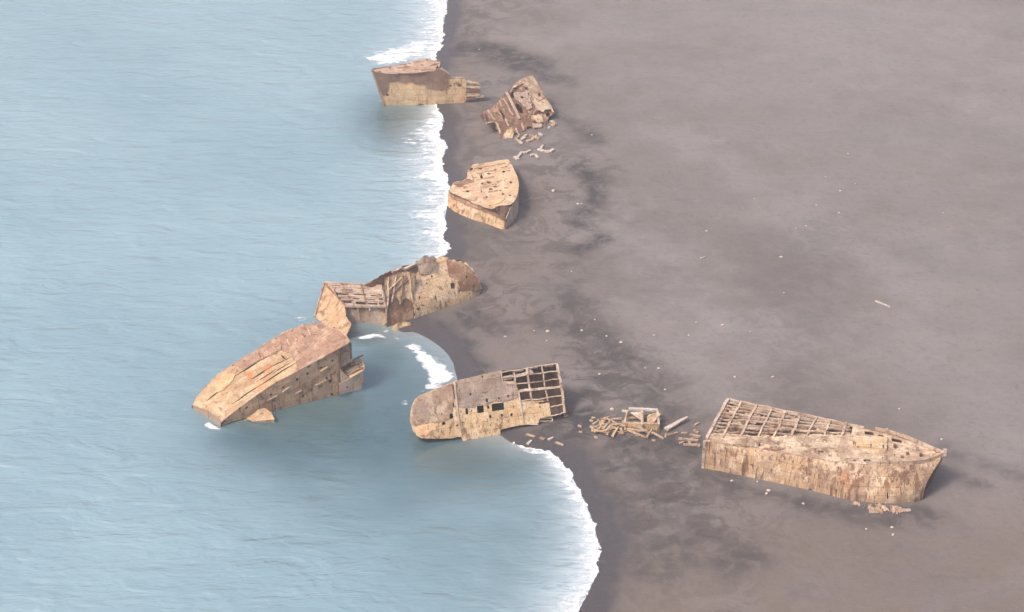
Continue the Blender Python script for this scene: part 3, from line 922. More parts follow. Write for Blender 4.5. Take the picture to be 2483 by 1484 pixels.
    bar('stiffener', sp.hit(cE((1962, 392)), .0), sp.hit(cE((1970, 570)), .0), .3, .3, M_dark, t, up=n)
    # sponson: box with a ribbed sloping top
    A = sp.hit(cE((1960, 795)), .9); Bq = sp.hit(cE((2110, 712)), .9)
    back = G(cE((1850, 680)), A[2] + .6)
    tp = Plane(A, Bq, back)
    flat('sponson', t, M_pink, sp, cE((1838, 862), (1960, 792), (2112, 706), (2114, 830), (2086, 922), (1965, 955), (1838, 988)), [blob(cE((1925, 905)), 3.2, 3.2, 8, 1)], cell=.18, lift=.9, dent=.1, thick=.15)
    stp = flat('sponson_top', t, M_tan, tp, jag(cE((1850, 680), (1990, 605), (2080, 575), (2130, 640), (2112, 710), (1960, 795)), [2, 3], 1.4, 3, 2), (), cell=.17, dent=.06, thick=.1)
    for k in range(5):
        f = k / 4
        a = np.array(cE((1850, 680))) * (1 - f) + np.array(cE((1960, 795))) * f
        b = np.array(cE((2080, 575))) * (1 - f) + np.array(cE((2118, 705))) * f
        bar('rib', tp.hit(a, .1), tp.hit(b, .1), .24, .22, M_beam if k % 2 == 0 else M_rust, stp, up=tp.n)
    bar('rib', tp.hit(cE((1990, 605)), .1), tp.hit(cE((2110, 706)), .1), .22, .25, M_rust, stp, up=tp.n)
    bar('stanchion', tp.hit(cE((1990, 590)), .2), tp.hit(cE((2110, 530)), .8), .25, .25, M_rust, t)
    flat('brace', t, M_tan, sp, cE((1845, 690), (1945, 790), (1850, 850)), (), cell=.2, lift=.3, thick=.1)
    # blunt end awash
    bp = vplane(dpl.hit(cE((140, 1108))), dpl.hit(cE((470, 1312))))
    flat('bow_plate', t, M_grey, bp, cE((140, 1108), (280, 1172), (400, 1228), (470, 1312), (462, 1372), (400, 1400), (260, 1320), (190, 1240)), (), cell=.2, dent=.15, thick=.14)
    # fin
    F0 = G(cE((760, 1262)), .5); F1 = G(cE((1088, 1275)), .7); F2 = G(cE((975, 1142)), 2.0)
    fpn = Plane(F0, F1, F2)
    fo = cE((760, 1262), (830, 1215), (900, 1160), (975, 1140), (1050, 1195), (1088, 1272), (960, 1285), (840, 1300))
    flat('fin', t, M_bright, fpn, fo, [blob(cE((955, 1218)), 2, 1.6, 7, 1)], cell=.15, thick=.2, dent=.06)
    walls('fin_root', t, M_pink, [fpn.hit(p, -.2) for p in cE((700, 1290), (760, 1262), (975, 1150), (1050, 1200), (1085, 1275), (960, 1288), (840, 1310))], (0, 0, -2.2))
    # far side and end, below the deck edge
    fe = np.array([dpl.hit(p) for p in cE((138, 1105), (250, 938), (450, 738), (830, 500), (1050, 350), (1400, 190), (1650, 155))]) - n * .1
    fb = fe.copy(); fb[:, 2] = -2.0
    sheet('hull_far_side', t, M_rust, ruled(fb, fe - Z3 * .2), 60, 12, None, (), thick=.14, dent=.1)
    ee = np.array([fe[-1], sp.hit(cE((1955, 392)), -.9)]); eb = ee.copy(); eb[:, 2] = -2.
    sheet('end_bulkhead', t, M_dark, ruled(eb, ee - Z3 * .2), 20, 16, None, (), thick=.14, dent=.1)
    return dpl


# ------------------------------------------------------------------ WRECK D : broken mid section at the water's edge
def wreck_mid():
    t, z0 = wreck('crushed midship wreck at the waterline, slatted box joined to a tall tan shell', cD((1300, 940)))
    # --- slatted box
    a = G(cD((595, 968)), 0.); b = G(cD((1060, 990)), 0.)
    zt = above(a, cD((600, 742))[1])
    dpl = Plane(G(cD((540, 742)), zt), G(cD((1050, 750)), zt), G(cD((285, 445)), zt + .3))
    out = cD((280, 440), (640, 462), (900, 480), (1005, 490), (1030, 600), (1055, 745), (800, 745), (540, 738), (470, 620), (420, 535))
    q4 = lambda x0, y0, x1, y1, s=10: cD((x0, y0), (x1, y0 + 6), (x1 + s, y1 + 4), (x0 + s, y1))
    holes = [q4(350, 478, 485, 512), q4(440, 578, 565, 606), q4(470, 632, 605, 660), q4(500, 672, 640, 704), q4(672, 686, 795, 722), q4(828, 700, 945, 732), q4(640, 640, 720, 662),
             q4(800, 650, 920, 672), q4(960, 640, 1020, 665), q4(965, 700, 1030, 728), q4(640, 590, 800, 606), q4(860, 606, 1000, 622), q4(520, 530, 640, 548), q4(300, 470, 325, 500)]
    flat('box_deck', t, M_pink, dpl, out, holes, cell=.15, dent=.08, thick=.12)
    rows = [((285, 448), (1005, 492)), ((345, 500), (1012, 530)), ((420, 560), (1020, 590)), ((455, 615), (1030, 640)), ((490, 662), (1035, 685)), ((540, 735), (1052, 748))]
    for i, (p, q) in enumerate(rows):
        bar('slat', dpl.hit(cD(p), .12), dpl.hit(cD(q), .12), .3, .26, M_beam, t, segs=6, bend=.12, seed=i)
    for i, (p, q) in enumerate((((500, 462), (660, 740)), ((740, 475), (820, 742)), ((300, 470), (545, 735)), ((990, 500), (1045, 745)))):
        bar('cross_beam', dpl.hit(cD(p), .18), dpl.hit(cD(q), .18), .26, .2, M_rust if i < 3 else M_pink, t, segs=4, bend=.1, seed=i + 9)
    flat('white_patch', t, M_beam, dpl, jag(cD((880, 555), (960, 530), (1000, 490), (1028, 600), (960, 590)), 'all', 1, 3, 1), (), cell=.15, lift=.3, thick=.05, dent=.1)
    fp = vplane(a, b)
    front = cD((545, 750), (1052, 752), (1072, 860), (1052, 965), (1000, 1010), (960, 980), (600, 970), (548, 870))
    flat('box_side', t, M_pink, fp, front, (), cell=.18, lift=-.55, dent=.35, dscale=.25, thick=.14)
    for x in (705, 850):
        bar('bracket', fp.hit(cD((x, 752)), -.25), fp.hit(cD((x, 800)), -.25), .35, .3, M_beam, t, up=(1, 0, 0))
    bar('edge_rail', dpl.hit(cD((540, 742)), 0), dpl.hit(cD((1052, 752)), 0), .4, .45, M_beam, t, segs=5, bend=.08)
    flat('torn_end', t, M_tan, fp, jag(cD((1010, 830), (1055, 850), (1065, 930), (1040, 985), (990, 1010), (965, 985), (1005, 960)), 'all', 1, 3, 3), (), cell=.15, lift=.1, thick=.1, dent=.15)
    # left end plate, leaning out
    TL = dpl.hit(cD((282, 442))); TN = dpl.hit(cD((540, 740))); BL = G(cD((152, 870)), 0.)
    ep = Plane(TL, TN, BL)
    poly = cD((282, 438), (345, 480), (400, 530), (440, 615), (500, 680), (542, 742), (548, 868), (612, 962), (590, 1030), (560, 1105), (430, 1085), (330, 1030), (290, 985), (240, 935), (165, 885), (185, 770), (235, 600))
    flat('end_plate', t, rusty('ochre_end_plate', base=(.40, .245, .14), second=(.44, .295, .17), pale=(.48, .34, .22), amt=.5, streak=.6, spots=.2, orange=.3, seed=71), ep, jag(poly, range(5, 11), 1.5, 5, 2), [blob(cD((400, 1015)), 3.5, 3, 8, 1)], cell=.17, dent=.2, dscale=.3, thick=.16)
    bar('end_plate_edge', ep.hit(cD((285, 445)), .1), ep.hit(cD((160, 880)), .1), .3, .3, M_grey, t)
    # box back and interior
    bk = np.array([dpl.hit(p) for p in cD((285, 448), (1005, 495))]) - Z3 * .2
    bb = bk.copy(); bb[:, 2] = -1.5
    sheet('box_back', t, M_dark, ruled(bb, bk), 20, 8, None, (), thick=.12, dent=.1)
    # --- tall tan shell
    s0 = G(cD((1418, 912)), 0.); s1 = G(cD((2222, 655)), .2)
    h = s1 - s0; h[2] = 0; L = np.linalg.norm(h); h /= L; n = np.array([h[1], -h[0], 0])
    RZ, RB = 8.6, 9.5

    def S(u, v):
        w = (-.18 + 1.55 * u)
        ang = v * math.pi / 2 * .98
        rz = RZ * (1 - .0 * w); rb = RB
        end = np.clip((w - .75) / .62, 0, 1) ** 2
        base = s0 + np.outer(w * L, h)
        return base - np.outer(rb * (1 - np.cos(ang)) + .8 * v + end * 3.2 * (1 - v), n) + np.outer(rz * np.sin(ang) - .3, Z3)
    face = cD((1418, 918), (1400, 720), (1385, 560), (1400, 420), (1440, 330), (1500, 325), (1660, 330), (1690, 280), (1680, 140), (1790, 128), (1860, 160), (2070, 220), (2150, 300), (2200, 390), (2232, 480),
              (2235, 560), (2222, 652), (2105, 705), (1900, 790), (1640, 892), (1530, 915))
    hs = [cD((1862, 460), (1915, 455), (1925, 525), (1868, 532)), blob(cD((1455, 780)), 4.5, 4.5, 8, 1), blob(cD((1566, 460)), 3, 2.6, 7, 2), blob(cD((1630, 372)), 3, 3, 7, 3),
          blob(cD((1475, 640)), 2, 5, 7, 4), blob(cD((1672, 640)), 2, 6, 7, 5), blob(cD((1510, 735)), 7, 1.6, 8, 6), blob(cD((1400, 480)), 2.5, 6, 8, 7), blob(cD((1665, 220)), 2.6, 9, 8, 8),
          blob(cD((2110, 640)), 1.6, 6, 8, 9), blob(cD((2062, 380)), 2.4, 4, 8, 10), blob(cD((2145, 500)), 2, 5, 8, 11), blob(cD((1915, 250)), 2, 2, 8, 12), blob(cD((1975, 560)), 1.6, 5, 8, 13), blob(cD((1560, 640)), 14, .7, 8, 14)]
    flatmat = rusty('tan_shell_plate', base=(.54, .385, .235), second=(.48, .33, .20), pale=(.62, .49, .35), amt=.4, streak=.55, spots=.3, orange=.25, seed=21, plates=(cD((1418, 912)), cD((2222, 655)), 'side'))  # tan plating with rust for the tall shell
    sheet('shell', t, flatmat, S, 190, 100, jag(face, list(range(0, 5)) + list(range(8, 16)), 3.0, 5, 3), hs, thick=.16, dent=.22, dscale=.3, seed=8)
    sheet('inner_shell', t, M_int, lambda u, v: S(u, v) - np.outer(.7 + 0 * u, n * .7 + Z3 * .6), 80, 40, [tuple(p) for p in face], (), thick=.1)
    # rust browned upper shoulder at the tip
    cap = cD((1810, 165), (1870, 170), (2060, 230), (2140, 310), (2190, 395), (2222, 480), (2222, 570), (2120, 545), (1990, 560), (1950, 440), (1990, 410), (1850, 370), (1830, 260))
    sheet('rusted_plating', t, M_rust, lambda u, v: S(u, v) + np.outer(.12 + 0 * u, n * .6 + Z3 * .8), 190, 100, jag(cap, 'all', 2.2, 5, 9), [hs[0], hs[10], hs[11], hs[13]], thick=.06, dent=.22, dscale=.3, seed=8)
    # broken transverse end
    sb = s0 - n * 8.5
    bp = Plane(s0, G(cD((1060, 1010)), 0.), s0 - n * 2.6 + Z3 * 6 + h * .8)
    be = cD((1442, 332), (1330, 308), (1180, 335), (1052, 398), (1020, 520), (1050, 640), (1055, 760), (1060, 1000), (1150, 1045), (1250, 1000), (1390, 930), (1402, 720), (1390, 560))
    bko = flat('broken_bulkhead', t, M_rust, bp, jag(be, 'all', 1.5, 5, 6), (), cell=.18, lift=-.1, dent=.45, dscale=.35, thick=.15, seed=4)
    flat('torn_plating', bko, M_tan, bp, jag(cD((1062, 405), (1180, 350), (1330, 318), (1430, 345), (1395, 560), (1385, 700), (1300, 640), (1240, 700), (1160, 620), (1060, 640), (1040, 520)), 'all', 2.2, 4, 16), [blob(cD((1180, 480)), 3, 12, 8, 4, .6), blob(cD((1300, 430)), 2.5, 9, 8, 5, .5)], cell=.17, lift=.15, dent=.45, dscale=.35, thick=.06, seed=4)
    for i, (p, q) in enumerate((((1080, 560), (1300, 360)), ((1060, 640), (1330, 420)), ((1130, 700), (1190, 360)), ((1340, 330), (1390, 700)), ((1260, 350), (1230, 720)), ((1090, 380), (1060, 900)))):
        bar('frame', bp.hit(cD(p), .35), bp.hit(cD(q), .35), .3, .3, (M_tan, M_rust, M_pink)[i % 3], bko, segs=5, bend=.35, seed=i)
    # far shell and peak behind
    kp = vplane(s0 - n * 9.2, s1 - n * 9.2)
    kk = cD((780, 492), (900, 415), (1050, 338), (1260, 248), (1400, 225), (1478, 205), (1500, 330), (1330, 345), (1060, 430), (1010, 540), (900, 520))
    flat('far_shell', t, M_rust, kp, jag(kk, [0, 1, 2, 3], 1.5, 5, 5), (), cell=.2, dent=.25, thick=.16)
    pk = cD((1450, 230), (1422, 184), (1490, 158), (1525, 120), (1572, 110), (1598, 138), (1640, 116), (1688, 142), (1710, 350), (1470, 350))
    pa = S(np.array([.2]), np.array([.55]))[0]; pb = S(np.array([.45]), np.array([.55]))[0]
    pkp = Plane(pa, pb, pa + (-n * .62 + Z3 * .78) * 3)
    flat('peak_plate', t, M_grey, pkp, jag(pk, [0, 1, 2, 3, 4, 5, 6], 2.2, 4, 4), [blob(cD((1500, 235)), 1.6, 1.6, 7, 1)], cell=.18, lift=.05, dent=.35, thick=.1)
    bar('torn_rail', kp.hit(cD((1130, 320)), .6), kp.hit(cD((1460, 215)), .6), .5, .45, M_beam, t, segs=6, bend=.5, seed=3)
    # closing shell at the back
    tops = np.array([S(np.array([u]), np.array([.6]))[0] for u in np.linspace(.42, .78, 12)]) - n * 3.0 - Z3 * .8
    bots = tops.copy() - n * 1.2; bots[:, 2] = -1.5
    sheet('hull_far_side', t, M_rust, ruled(bots, tops), 30, 10, None, (), thick=.14, dent=.2)
    # fallen lump at the foot
    l0 = G(cD((1145, 1050)), .1); l1 = G(cD((1360, 985)), .1)
    lp = Plane(l0, l1, (l0 + l1) / 2 - n * 1.6 + Z3 * 1.8)
    flat('fallen_plate', t, M_tan, lp, jag(cD((1130, 1035), (1180, 960), (1290, 940), (1350, 950), (1372, 985), (1340, 1015), (1250, 1060), (1160, 1060)), 'all', 1.6, 4, 2), (), cell=.14, dent=.4, dscale=.8, thick=.5)


# ------------------------------------------------------------------ WRECK F : rolled hull showing its gridded face
def wreck_rolled():
    t, z0 = wreck('rolled wreck with rounded end, square openings and an open lattice end', cF((1200, 1150)))
    lb = G(cF((330, 1152)), 1.3); rb = G(cF((2262, 805)), 1.6)
    h = rb - lb; h[2] = 0; h /= np.linalg.norm(h); n = np.array([h[1], -h[0], 0])
    th = R(57)
    up = -n * math.cos(th) + Z3 * math.sin(th)
    pl = Plane(lb, rb, lb + up * 5)
    grid = cF((1400, 232), (2150, 138), (2205, 400), (2260, 805), (2080, 850))
    out = cF((168, 905), (178, 800), (200, 700), (235, 630), (280, 582), (380, 540), (480, 500), (640, 432), (745, 392), (790, 372), (1000, 325), (1200, 275), (1390, 232),
             (1412, 405), (1600, 402), (1640, 520), (1665, 655), (1850, 640), (2050, 640), (2062, 735), (2080, 850), (1925, 880), (1900, 972), (1760, 965), (1690, 968), (1480, 1010), (1390, 1035), (1382, 1130),
             (1200, 1145), (1050, 1160), (950, 1165), (900, 1200), (862, 1130), (700, 1150), (500, 1155), (330, 1152), (262, 1110), (215, 1050))
    r4 = lambda x0, y0, x1, y1: cF((x0, y0 + .14 * (x1 - x0)), (x1, y0), (x1 + 8, y1 - 10), (x0 + 6, y1 + .14 * (x1 - x0) - 10))
    hs = [r4(1075, 705, 1165, 810), r4(1275, 665, 1440, 772), r4(918, 742, 952, 835), r4(705, 812, 752, 892), r4(1195, 612, 1222, 668), r4(1210, 705, 1240, 760), r4(1238, 832, 1268, 885),
          blob(cF((1372, 608)), 3.2, 4, 7, 1), blob(cF((1498, 578)), 3.2, 4, 7, 2), blob(cF((1415, 838)), 3.2, 4, 7, 3), blob(cF((1543, 830)), 3.2, 4, 7, 4), blob(cF((760, 700)), 1.8, 7, 7, 5),
          blob(cF((625, 950)), 5, 4, 7, 6), blob(cF((890, 938)), 2, 2.6, 7, 7), blob(cF((808, 975)), 2.4, 3, 7, 8), blob(cF((1215, 910)), 1.6, 6, 7, 9), blob(cF((1260, 975)), 2, 2, 7, 10),
          blob(cF((1570, 720)), 1.3, 8, 7, 11), blob(cF((1185, 540)), 2.2, 3, 7, 12), blob(cF((990, 555)), 3, 2.5, 7, 13), blob(cF((1145, 315)), 2.6, 3.4, 7, 14), blob(cF((600, 820)), 3, 2, 7, 15),
          blob(cF((455, 845)), 2, 2, 7, 16), blob(cF((860, 790)), 1.5, 5, 7, 17), blob(cF((1105, 985)), 1.2, 4, 7, 18), blob(cF((965, 1025)), 1.6, 1.6, 7, 19), blob(cF((1005, 775)), 2.4, 2.6, 7, 20),
          cF((1900, 665), (2050, 645), (2050, 665), (1920, 690))]
    jo = jag(out, [25, 26, 27, 28, 29, 30, 31, 32, 33, 34], 1.4, 5, 1)
    hull = flat('hull', t, M_tan, pl, jo, hs, cell=.17, dent=.14, dscale=.4, thick=.16, seed=5)
    # faded grey plating over the upper half; warmer plating at the rounded end
    gp = cF((805, 378), (1000, 332), (1200, 283), (1383, 240), (1405, 412), (1592, 410), (1640, 600), (1440, 650), (1270, 655), (1185, 700), (1070, 700), (1040, 745), (905, 735), (840, 740), (800, 560))
    flat('grey_plating', hull, M_grey, pl, jag(gp, range(7, 14), 1.6, 5, 7), [h for h in hs], cell=.18, lift=.13, dent=.14, dscale=.4, thick=.05, seed=5)
    ge = cF((200, 905), (215, 720), (290, 595), (490, 512), (740, 405), (765, 600), (735, 800), (690, 900), (560, 930), (330, 960), (230, 985))
    flat('end_plating', hull, rusty('mottled_end_plate', base=(.28, .205, .165), second=(.33, .215, .145), pale=(.46, .355, .265), amt=.6, streak=.5, spots=.5, orange=.2, seed=31), pl, jag(ge, range(5, 10), 2.0, 5, 4), hs, cell=.18, lift=.13, dent=.14, dscale=.4, thick=.05, seed=5)
    go = cF((225, 1000), (330, 965), (480, 945), (545, 960), (520, 1010), (470, 1040), (430, 1090), (330, 1110), (265, 1070))
    flat('rust_stain_plate', hull, M_orange, pl, jag(go, 'all', 2.8, 3, 2), (), cell=.16, lift=.12, dent=.14, dscale=.4, thick=.05, seed=5)
    bar('seam', pl.hit(cF((770, 380)), .18), pl.hit(cF((815, 800)), .18), .28, .16, M_beam, hull, up=pl.n, segs=4, bend=.05)
    bar('seam', pl.hit(cF((740, 420)), .10), pl.hit(cF((775, 620)), .10), .22, .25, M_dark, hull, up=pl.n)
    bar('seam', pl.hit(cF((815, 800)), .18), pl.hit(cF((865, 1120)), .18), .22, .14, M_beam, hull, up=pl.n)
    bar('seam', pl.hit(cF((1640, 520)), .16), pl.hit(cF((1705, 950)), .16), .2, .14, M_beam, hull, up=pl.n)
    # lattice of beams
    cols = [((1395, 240), (1420, 410)), ((1570, 232), (1640, 640)), ((1745, 205), (1820, 645)), ((1948, 165), (2030, 645)), ((2145, 140), (2205, 400)), ((2205, 400), (2260, 805))]
    rows_ = [((1395, 265), (2150, 140)), ((1410, 330), (2165, 245)), ((1600, 415), (2185, 352)), ((1640, 515), (2200, 452)), ((1660, 650), (2215, 575)), ((2050, 725), (2230, 690)), ((2075, 850), (2262, 805))]
    for i, (a, b) in enumerate(cols):
        bar('lattice_post', pl.hit(cF(a), -.05), pl.hit(cF(b), -.05), .40 if i >= 4 else .22 + .05 * (i % 3), .4, (M_beam, M_deck)[i % 2], t, up=pl.n, segs=6, bend=.2, seed=i, taper=.8)
    for i, (a, b) in enumerate(rows_):
        bar('lattice_rail', pl.hit(cF(a), .0), pl.hit(cF(b), .0), .46 if i == 3 else .2 + .05 * (i % 2), .35, (M_beam, M_beam, M_deck)[i % 3], t, up=pl.n, segs=7, bend=.22, seed=20 + i, taper=.85)
    # torn remains in the lattice corners
    for i, o in enumerate((cF((1580, 290), (1740, 255), (1760, 240), (1745, 300), (1640, 320), (1600, 345)), cF((1750, 205), (1800, 215), (1840, 265), (1780, 300), (1740, 270)), cF((1410, 320), (1560, 290), (1560, 345), (1420, 370)),
                           cF((1420, 375), (1570, 380), (1590, 402), (1418, 408)), cF((1560, 235), (1720, 215), (1700, 240), (1600, 262)), cF((1960, 165), (2140, 145), (2110, 178), (1990, 195)), cF((1780, 200), (1940, 170), (1900, 200), (1830, 215)))):
        flat('torn_plate', t, (M_beam, M_pink)[i % 2], pl, jag(o, 'all', .8, 3, i), (), cell=.15, lift=-.15, thick=.06, dent=.1)
    bar('hanging_bar', pl.hit(cF((1920, 885)), -.4), pl.hit(cF((2090, 875)), -.4), .2, .2, M_beam, t)
    bar('hanging_bar', pl.hit(cF((2090, 875)), -.4), pl.hit(cF((2095, 920)), -.4), .2, .2, M_beam, t)
    bar('hanging_bar', pl.hit(cF((1905, 920)), -.4), pl.hit(cF((2095, 918)), -.4), .2, .2, M_beam, t)
    # the body behind the face
    loop = cF((300, 1080), (245, 850), (310, 620), (640, 440), (1390, 240), (2140, 150), (2200, 400), (2250, 800), (1900, 940), (1390, 1020), (900, 1110), (330, 1140))
    L3 = [pl.hit(p, -.25) for p in loop]
    back = -pl.n * 4.2 + -Z3 * .3
    walls('hull_body', t, M_int, L3, back)
    # lower keel shelf in shadow
    bl = np.array([G(cF((300, 1160)), 0.) - n * 1.0, G(cF((1000, 1150)), 0.) - n * 2.2, G(cF((2260, 830)), 0.3) - n * 2.0])
    tl = np.array([pl.hit(p, -.6) for p in cF((300, 1140), (1000, 1080), (2240, 790))])
    bl[:, 2] -= .6
    sheet('bilge', t, M_dark, ruled(bl, tl), 60, 8, None, (), thick=.15, dent=.2)


# ------------------------------------------------------------------ WRECK C : cut off bow facing the camera
def wreck_bow():
    t, z0 = wreck('short broad bow section with pockmarked cream deck and split stem', cC((800, 1290)))
    zb = z0 - .05
    dpl = Plane(G(cC((1270, 905)), zb + 4.6), G(cC((150, 660)), zb + 2.7), G(cC((1215, 85)), zb + 3.6))
    out = cC((150, 650), (205, 545), (240, 505), (330, 492), (400, 470), (455, 440), (478, 400), (476, 345), (488, 300), (580, 182), (800, 150), (1000, 118), (1215, 85), (1260, 140), (1305, 215), (1350, 310),
             (1392, 400), (1412, 480), (1422, 560), (1412, 660), (1392, 760), (1340, 850), (1270, 908), (1180, 925), (1080, 930), (1030, 955), (960, 990), (930, 998), (800, 965), (600, 890), (450, 812), (300, 745), (170, 700))
    B = lambda x, y, a, b, s: blob(cC((x, y)), a, b, 8, s)
    hs = [B(710, 248, 5, 3.6, 1), B(540, 265, 6, 5, 2), B(875, 352, 4.6, 2.2, 3), B(1145, 315, 4.4, 2.6, 4), B(1085, 175, 2.6, 2.2, 5), B(865, 505, 7, 2.6, 6), B(1280, 512, 3.8, 2.8, 7), B(480, 668, 4.4, 3.2, 8), B(830, 775, 4, 3, 9),
          B(905, 632, 5.4, 2.6, 10), B(990, 590, 6, 2.6, 11), B(1090, 658, 3, 2.2, 12), B(1132, 720, 3.6, 2.6, 13), B(1258, 750, 3.2, 2.2, 14), B(750, 535, 2.6, 3.4, 15), B(735, 410, 4, 6, 16), B(845, 262, 7, 1.3, 17),
          B(990, 268, 4, 1.8, 18), B(1240, 300, 4, 1.4, 19), B(1110, 240, 2, 1.4, 20), B(175, 712, 3, 3, 21), B(570, 485, 4.5, 2.4, 22), B(1160, 478, 2.2, 1.6, 23), B(735, 680, 2.2, 3, 24), B(890, 935, 3.2, 2, 25), B(1190, 215, 2.4, 1.8, 26)]
    for i in range(22):
        hs.append(B(RNG.uniform(520, 1330), RNG.uniform(180, 600), RNG.uniform(.7, 1.8), RNG.uniform(.5, 1.0), 40 + i))
    dko = flat('deck', t, rusty('cream_pitted_deck', base=(.53, .37, .23), second=(.46, .305, .19), pale=(.60, .47, .335), amt=.5, streak=.15, spots=.5, orange=.35, seed=41), dpl, jag(out, list(range(2, 9)), 1.4, 4, 4), hs, cell=.17, dent=.15, dscale=.5, thick=.15, seed=3)
    flat('rusted_corner', dko, M_rust, dpl, jag(cC((215, 540), (245, 508), (335, 495), (460, 442), (520, 440), (600, 505), (500, 530), (400, 560), (320, 600)), 'all', 1.2, 4, 7), (), cell=.17, lift=.1, thick=.04, dent=.1)
    flat('rust_patch', dko, M_orange, dpl, jag(cC((870, 880), (930, 820), (1050, 795), (1170, 790), (1130, 840), (1060, 890), (960, 910)), 'all', 1, 4, 2), (), cell=.17, lift=.1, thick=.04, dent=.1)
    for i, (a, b) in enumerate((((640, 340), (1010, 290)), ((640, 470), (960, 400)), ((700, 600), (1000, 540)), ((600, 255), (1180, 160)), ((860, 690), (1040, 650)), ((560, 380), (600, 500)))):
        bar('deck_rib', dpl.hit(cC(a), .08), dpl.hit(cC(b), .08), .22, .2, M_bright, dko, segs=5, bend=.15, seed=i)
    # port shell
    top = [G(cC(p), z) for p, z in (((118, 700), zb + 2.0), ((280, 790), zb + 2.5), ((600, 905), zb + 3.2), ((850, 995), zb + 3.2), ((1000, 1085), zb + 2.8), ((1160, 1240), zb + 1.6))]
    bot = [G(cC(p), zb) for p in ((112, 945), (300, 1085), (600, 1212), (850, 1285), (1080, 1378), (1172, 1378))]
    top = smooth_curve(top, 40); bot = smooth_curve(bot, 40)
    bot2 = bot + (bot - top) * np.array([.05, .05, 0]); bot2[:, 2] = zb - .6
    sheet('hull', t, M_tan, ruled(bot2, top), 110, 26, None, (), thick=.15, dent=.12, seed=4, smooth=False)
    sheet('sheer_strake', t, M_rust, lambda u, v: ruled(bot2, top)(u, .62 + .38 * v) + np.array([-.05, -.12, .05]), 90, 8, [p for p in jag(cC((118, 690), (280, 785), (600, 900), (850, 990), (1000, 1080), (1150, 1230), (1080, 1190), (980, 1130), (850, 1075), (600, 985), (400, 890), (270, 850), (190, 800)), range(6, 13), 1.5, 4, 2)], (), thick=.05, dent=.12, seed=4)
    # strip of shell set back under the deck edge
    t2 = [dpl.hit(p, -.2) for p in cC((160, 690), (300, 745), (600, 890), (800, 962), (935, 1000), (1060, 950), (1180, 930), (1270, 912))]
    b2 = [G(cC(p), z) for p, z in (((130, 720), zb + 1.6), ((290, 800), zb + 2.2), ((600, 925), zb + 2.6), ((850, 1030), zb + 2.4), ((1010, 1120), zb + 2.0), ((1120, 1300), zb + .6), ((1172, 1375), zb - .2), ((1200, 1330), zb - .2))]
    sheet('stem_recess', t, M_int, ruled(smooth_curve(b2, 40), smooth_curve(t2, 40)), 60, 14, None, (), thick=.12, dent=.2, seed=5)
    flat('hanging_plate', t, M_pink, Plane(t2[4] - CF * .3, t2[6] - CF * .3, b2[4] - CF * .3), cC((990, 960), (1065, 940), (1040, 1040), (1010, 1050)), (), cell=.12, thick=.08)
    # starboard shell
    rt = [G(cC(p), z) for p, z in (((1195, 1160), zb + 2.4), ((1270, 990), zb + 3.6), ((1340, 880), zb + 4.2), ((1395, 780), zb + 3.9), ((1415, 600), zb + 3.4), ((1400, 420), zb + 3.2))]
    rb = [G(cC(p), zb - .3) for p in ((1190, 1365), (1215, 1362), (1300, 1270), (1370, 1190), (1405, 1090), (1420, 900))]
    sheet('hull', t, M_beam, ruled(smooth_curve(rb, 40), smooth_curve(rt, 40)), 70, 20, None, (), thick=.14, dent=.1, seed=6)
    bar('stem_post', G(cC((1175, 1385)), zb - .2), G(cC((1180, 1180)), zb + 2.2), .45, .5, M_dark, t, up=(1, 0, 0), segs=4, bend=.1)
    # rear closing shell
    rr = np.array([dpl.hit(p, -.2) for p in cC((150, 650), (500, 500), (500, 320), (590, 190), (1215, 95), (1390, 400))])
    rr2 = rr.copy(); rr2[:, 2] = zb - .6
    sheet('hull_far_side', t, M_rust, ruled(rr2, rr), 50, 8, None, (), thick=.12, dent=.1)


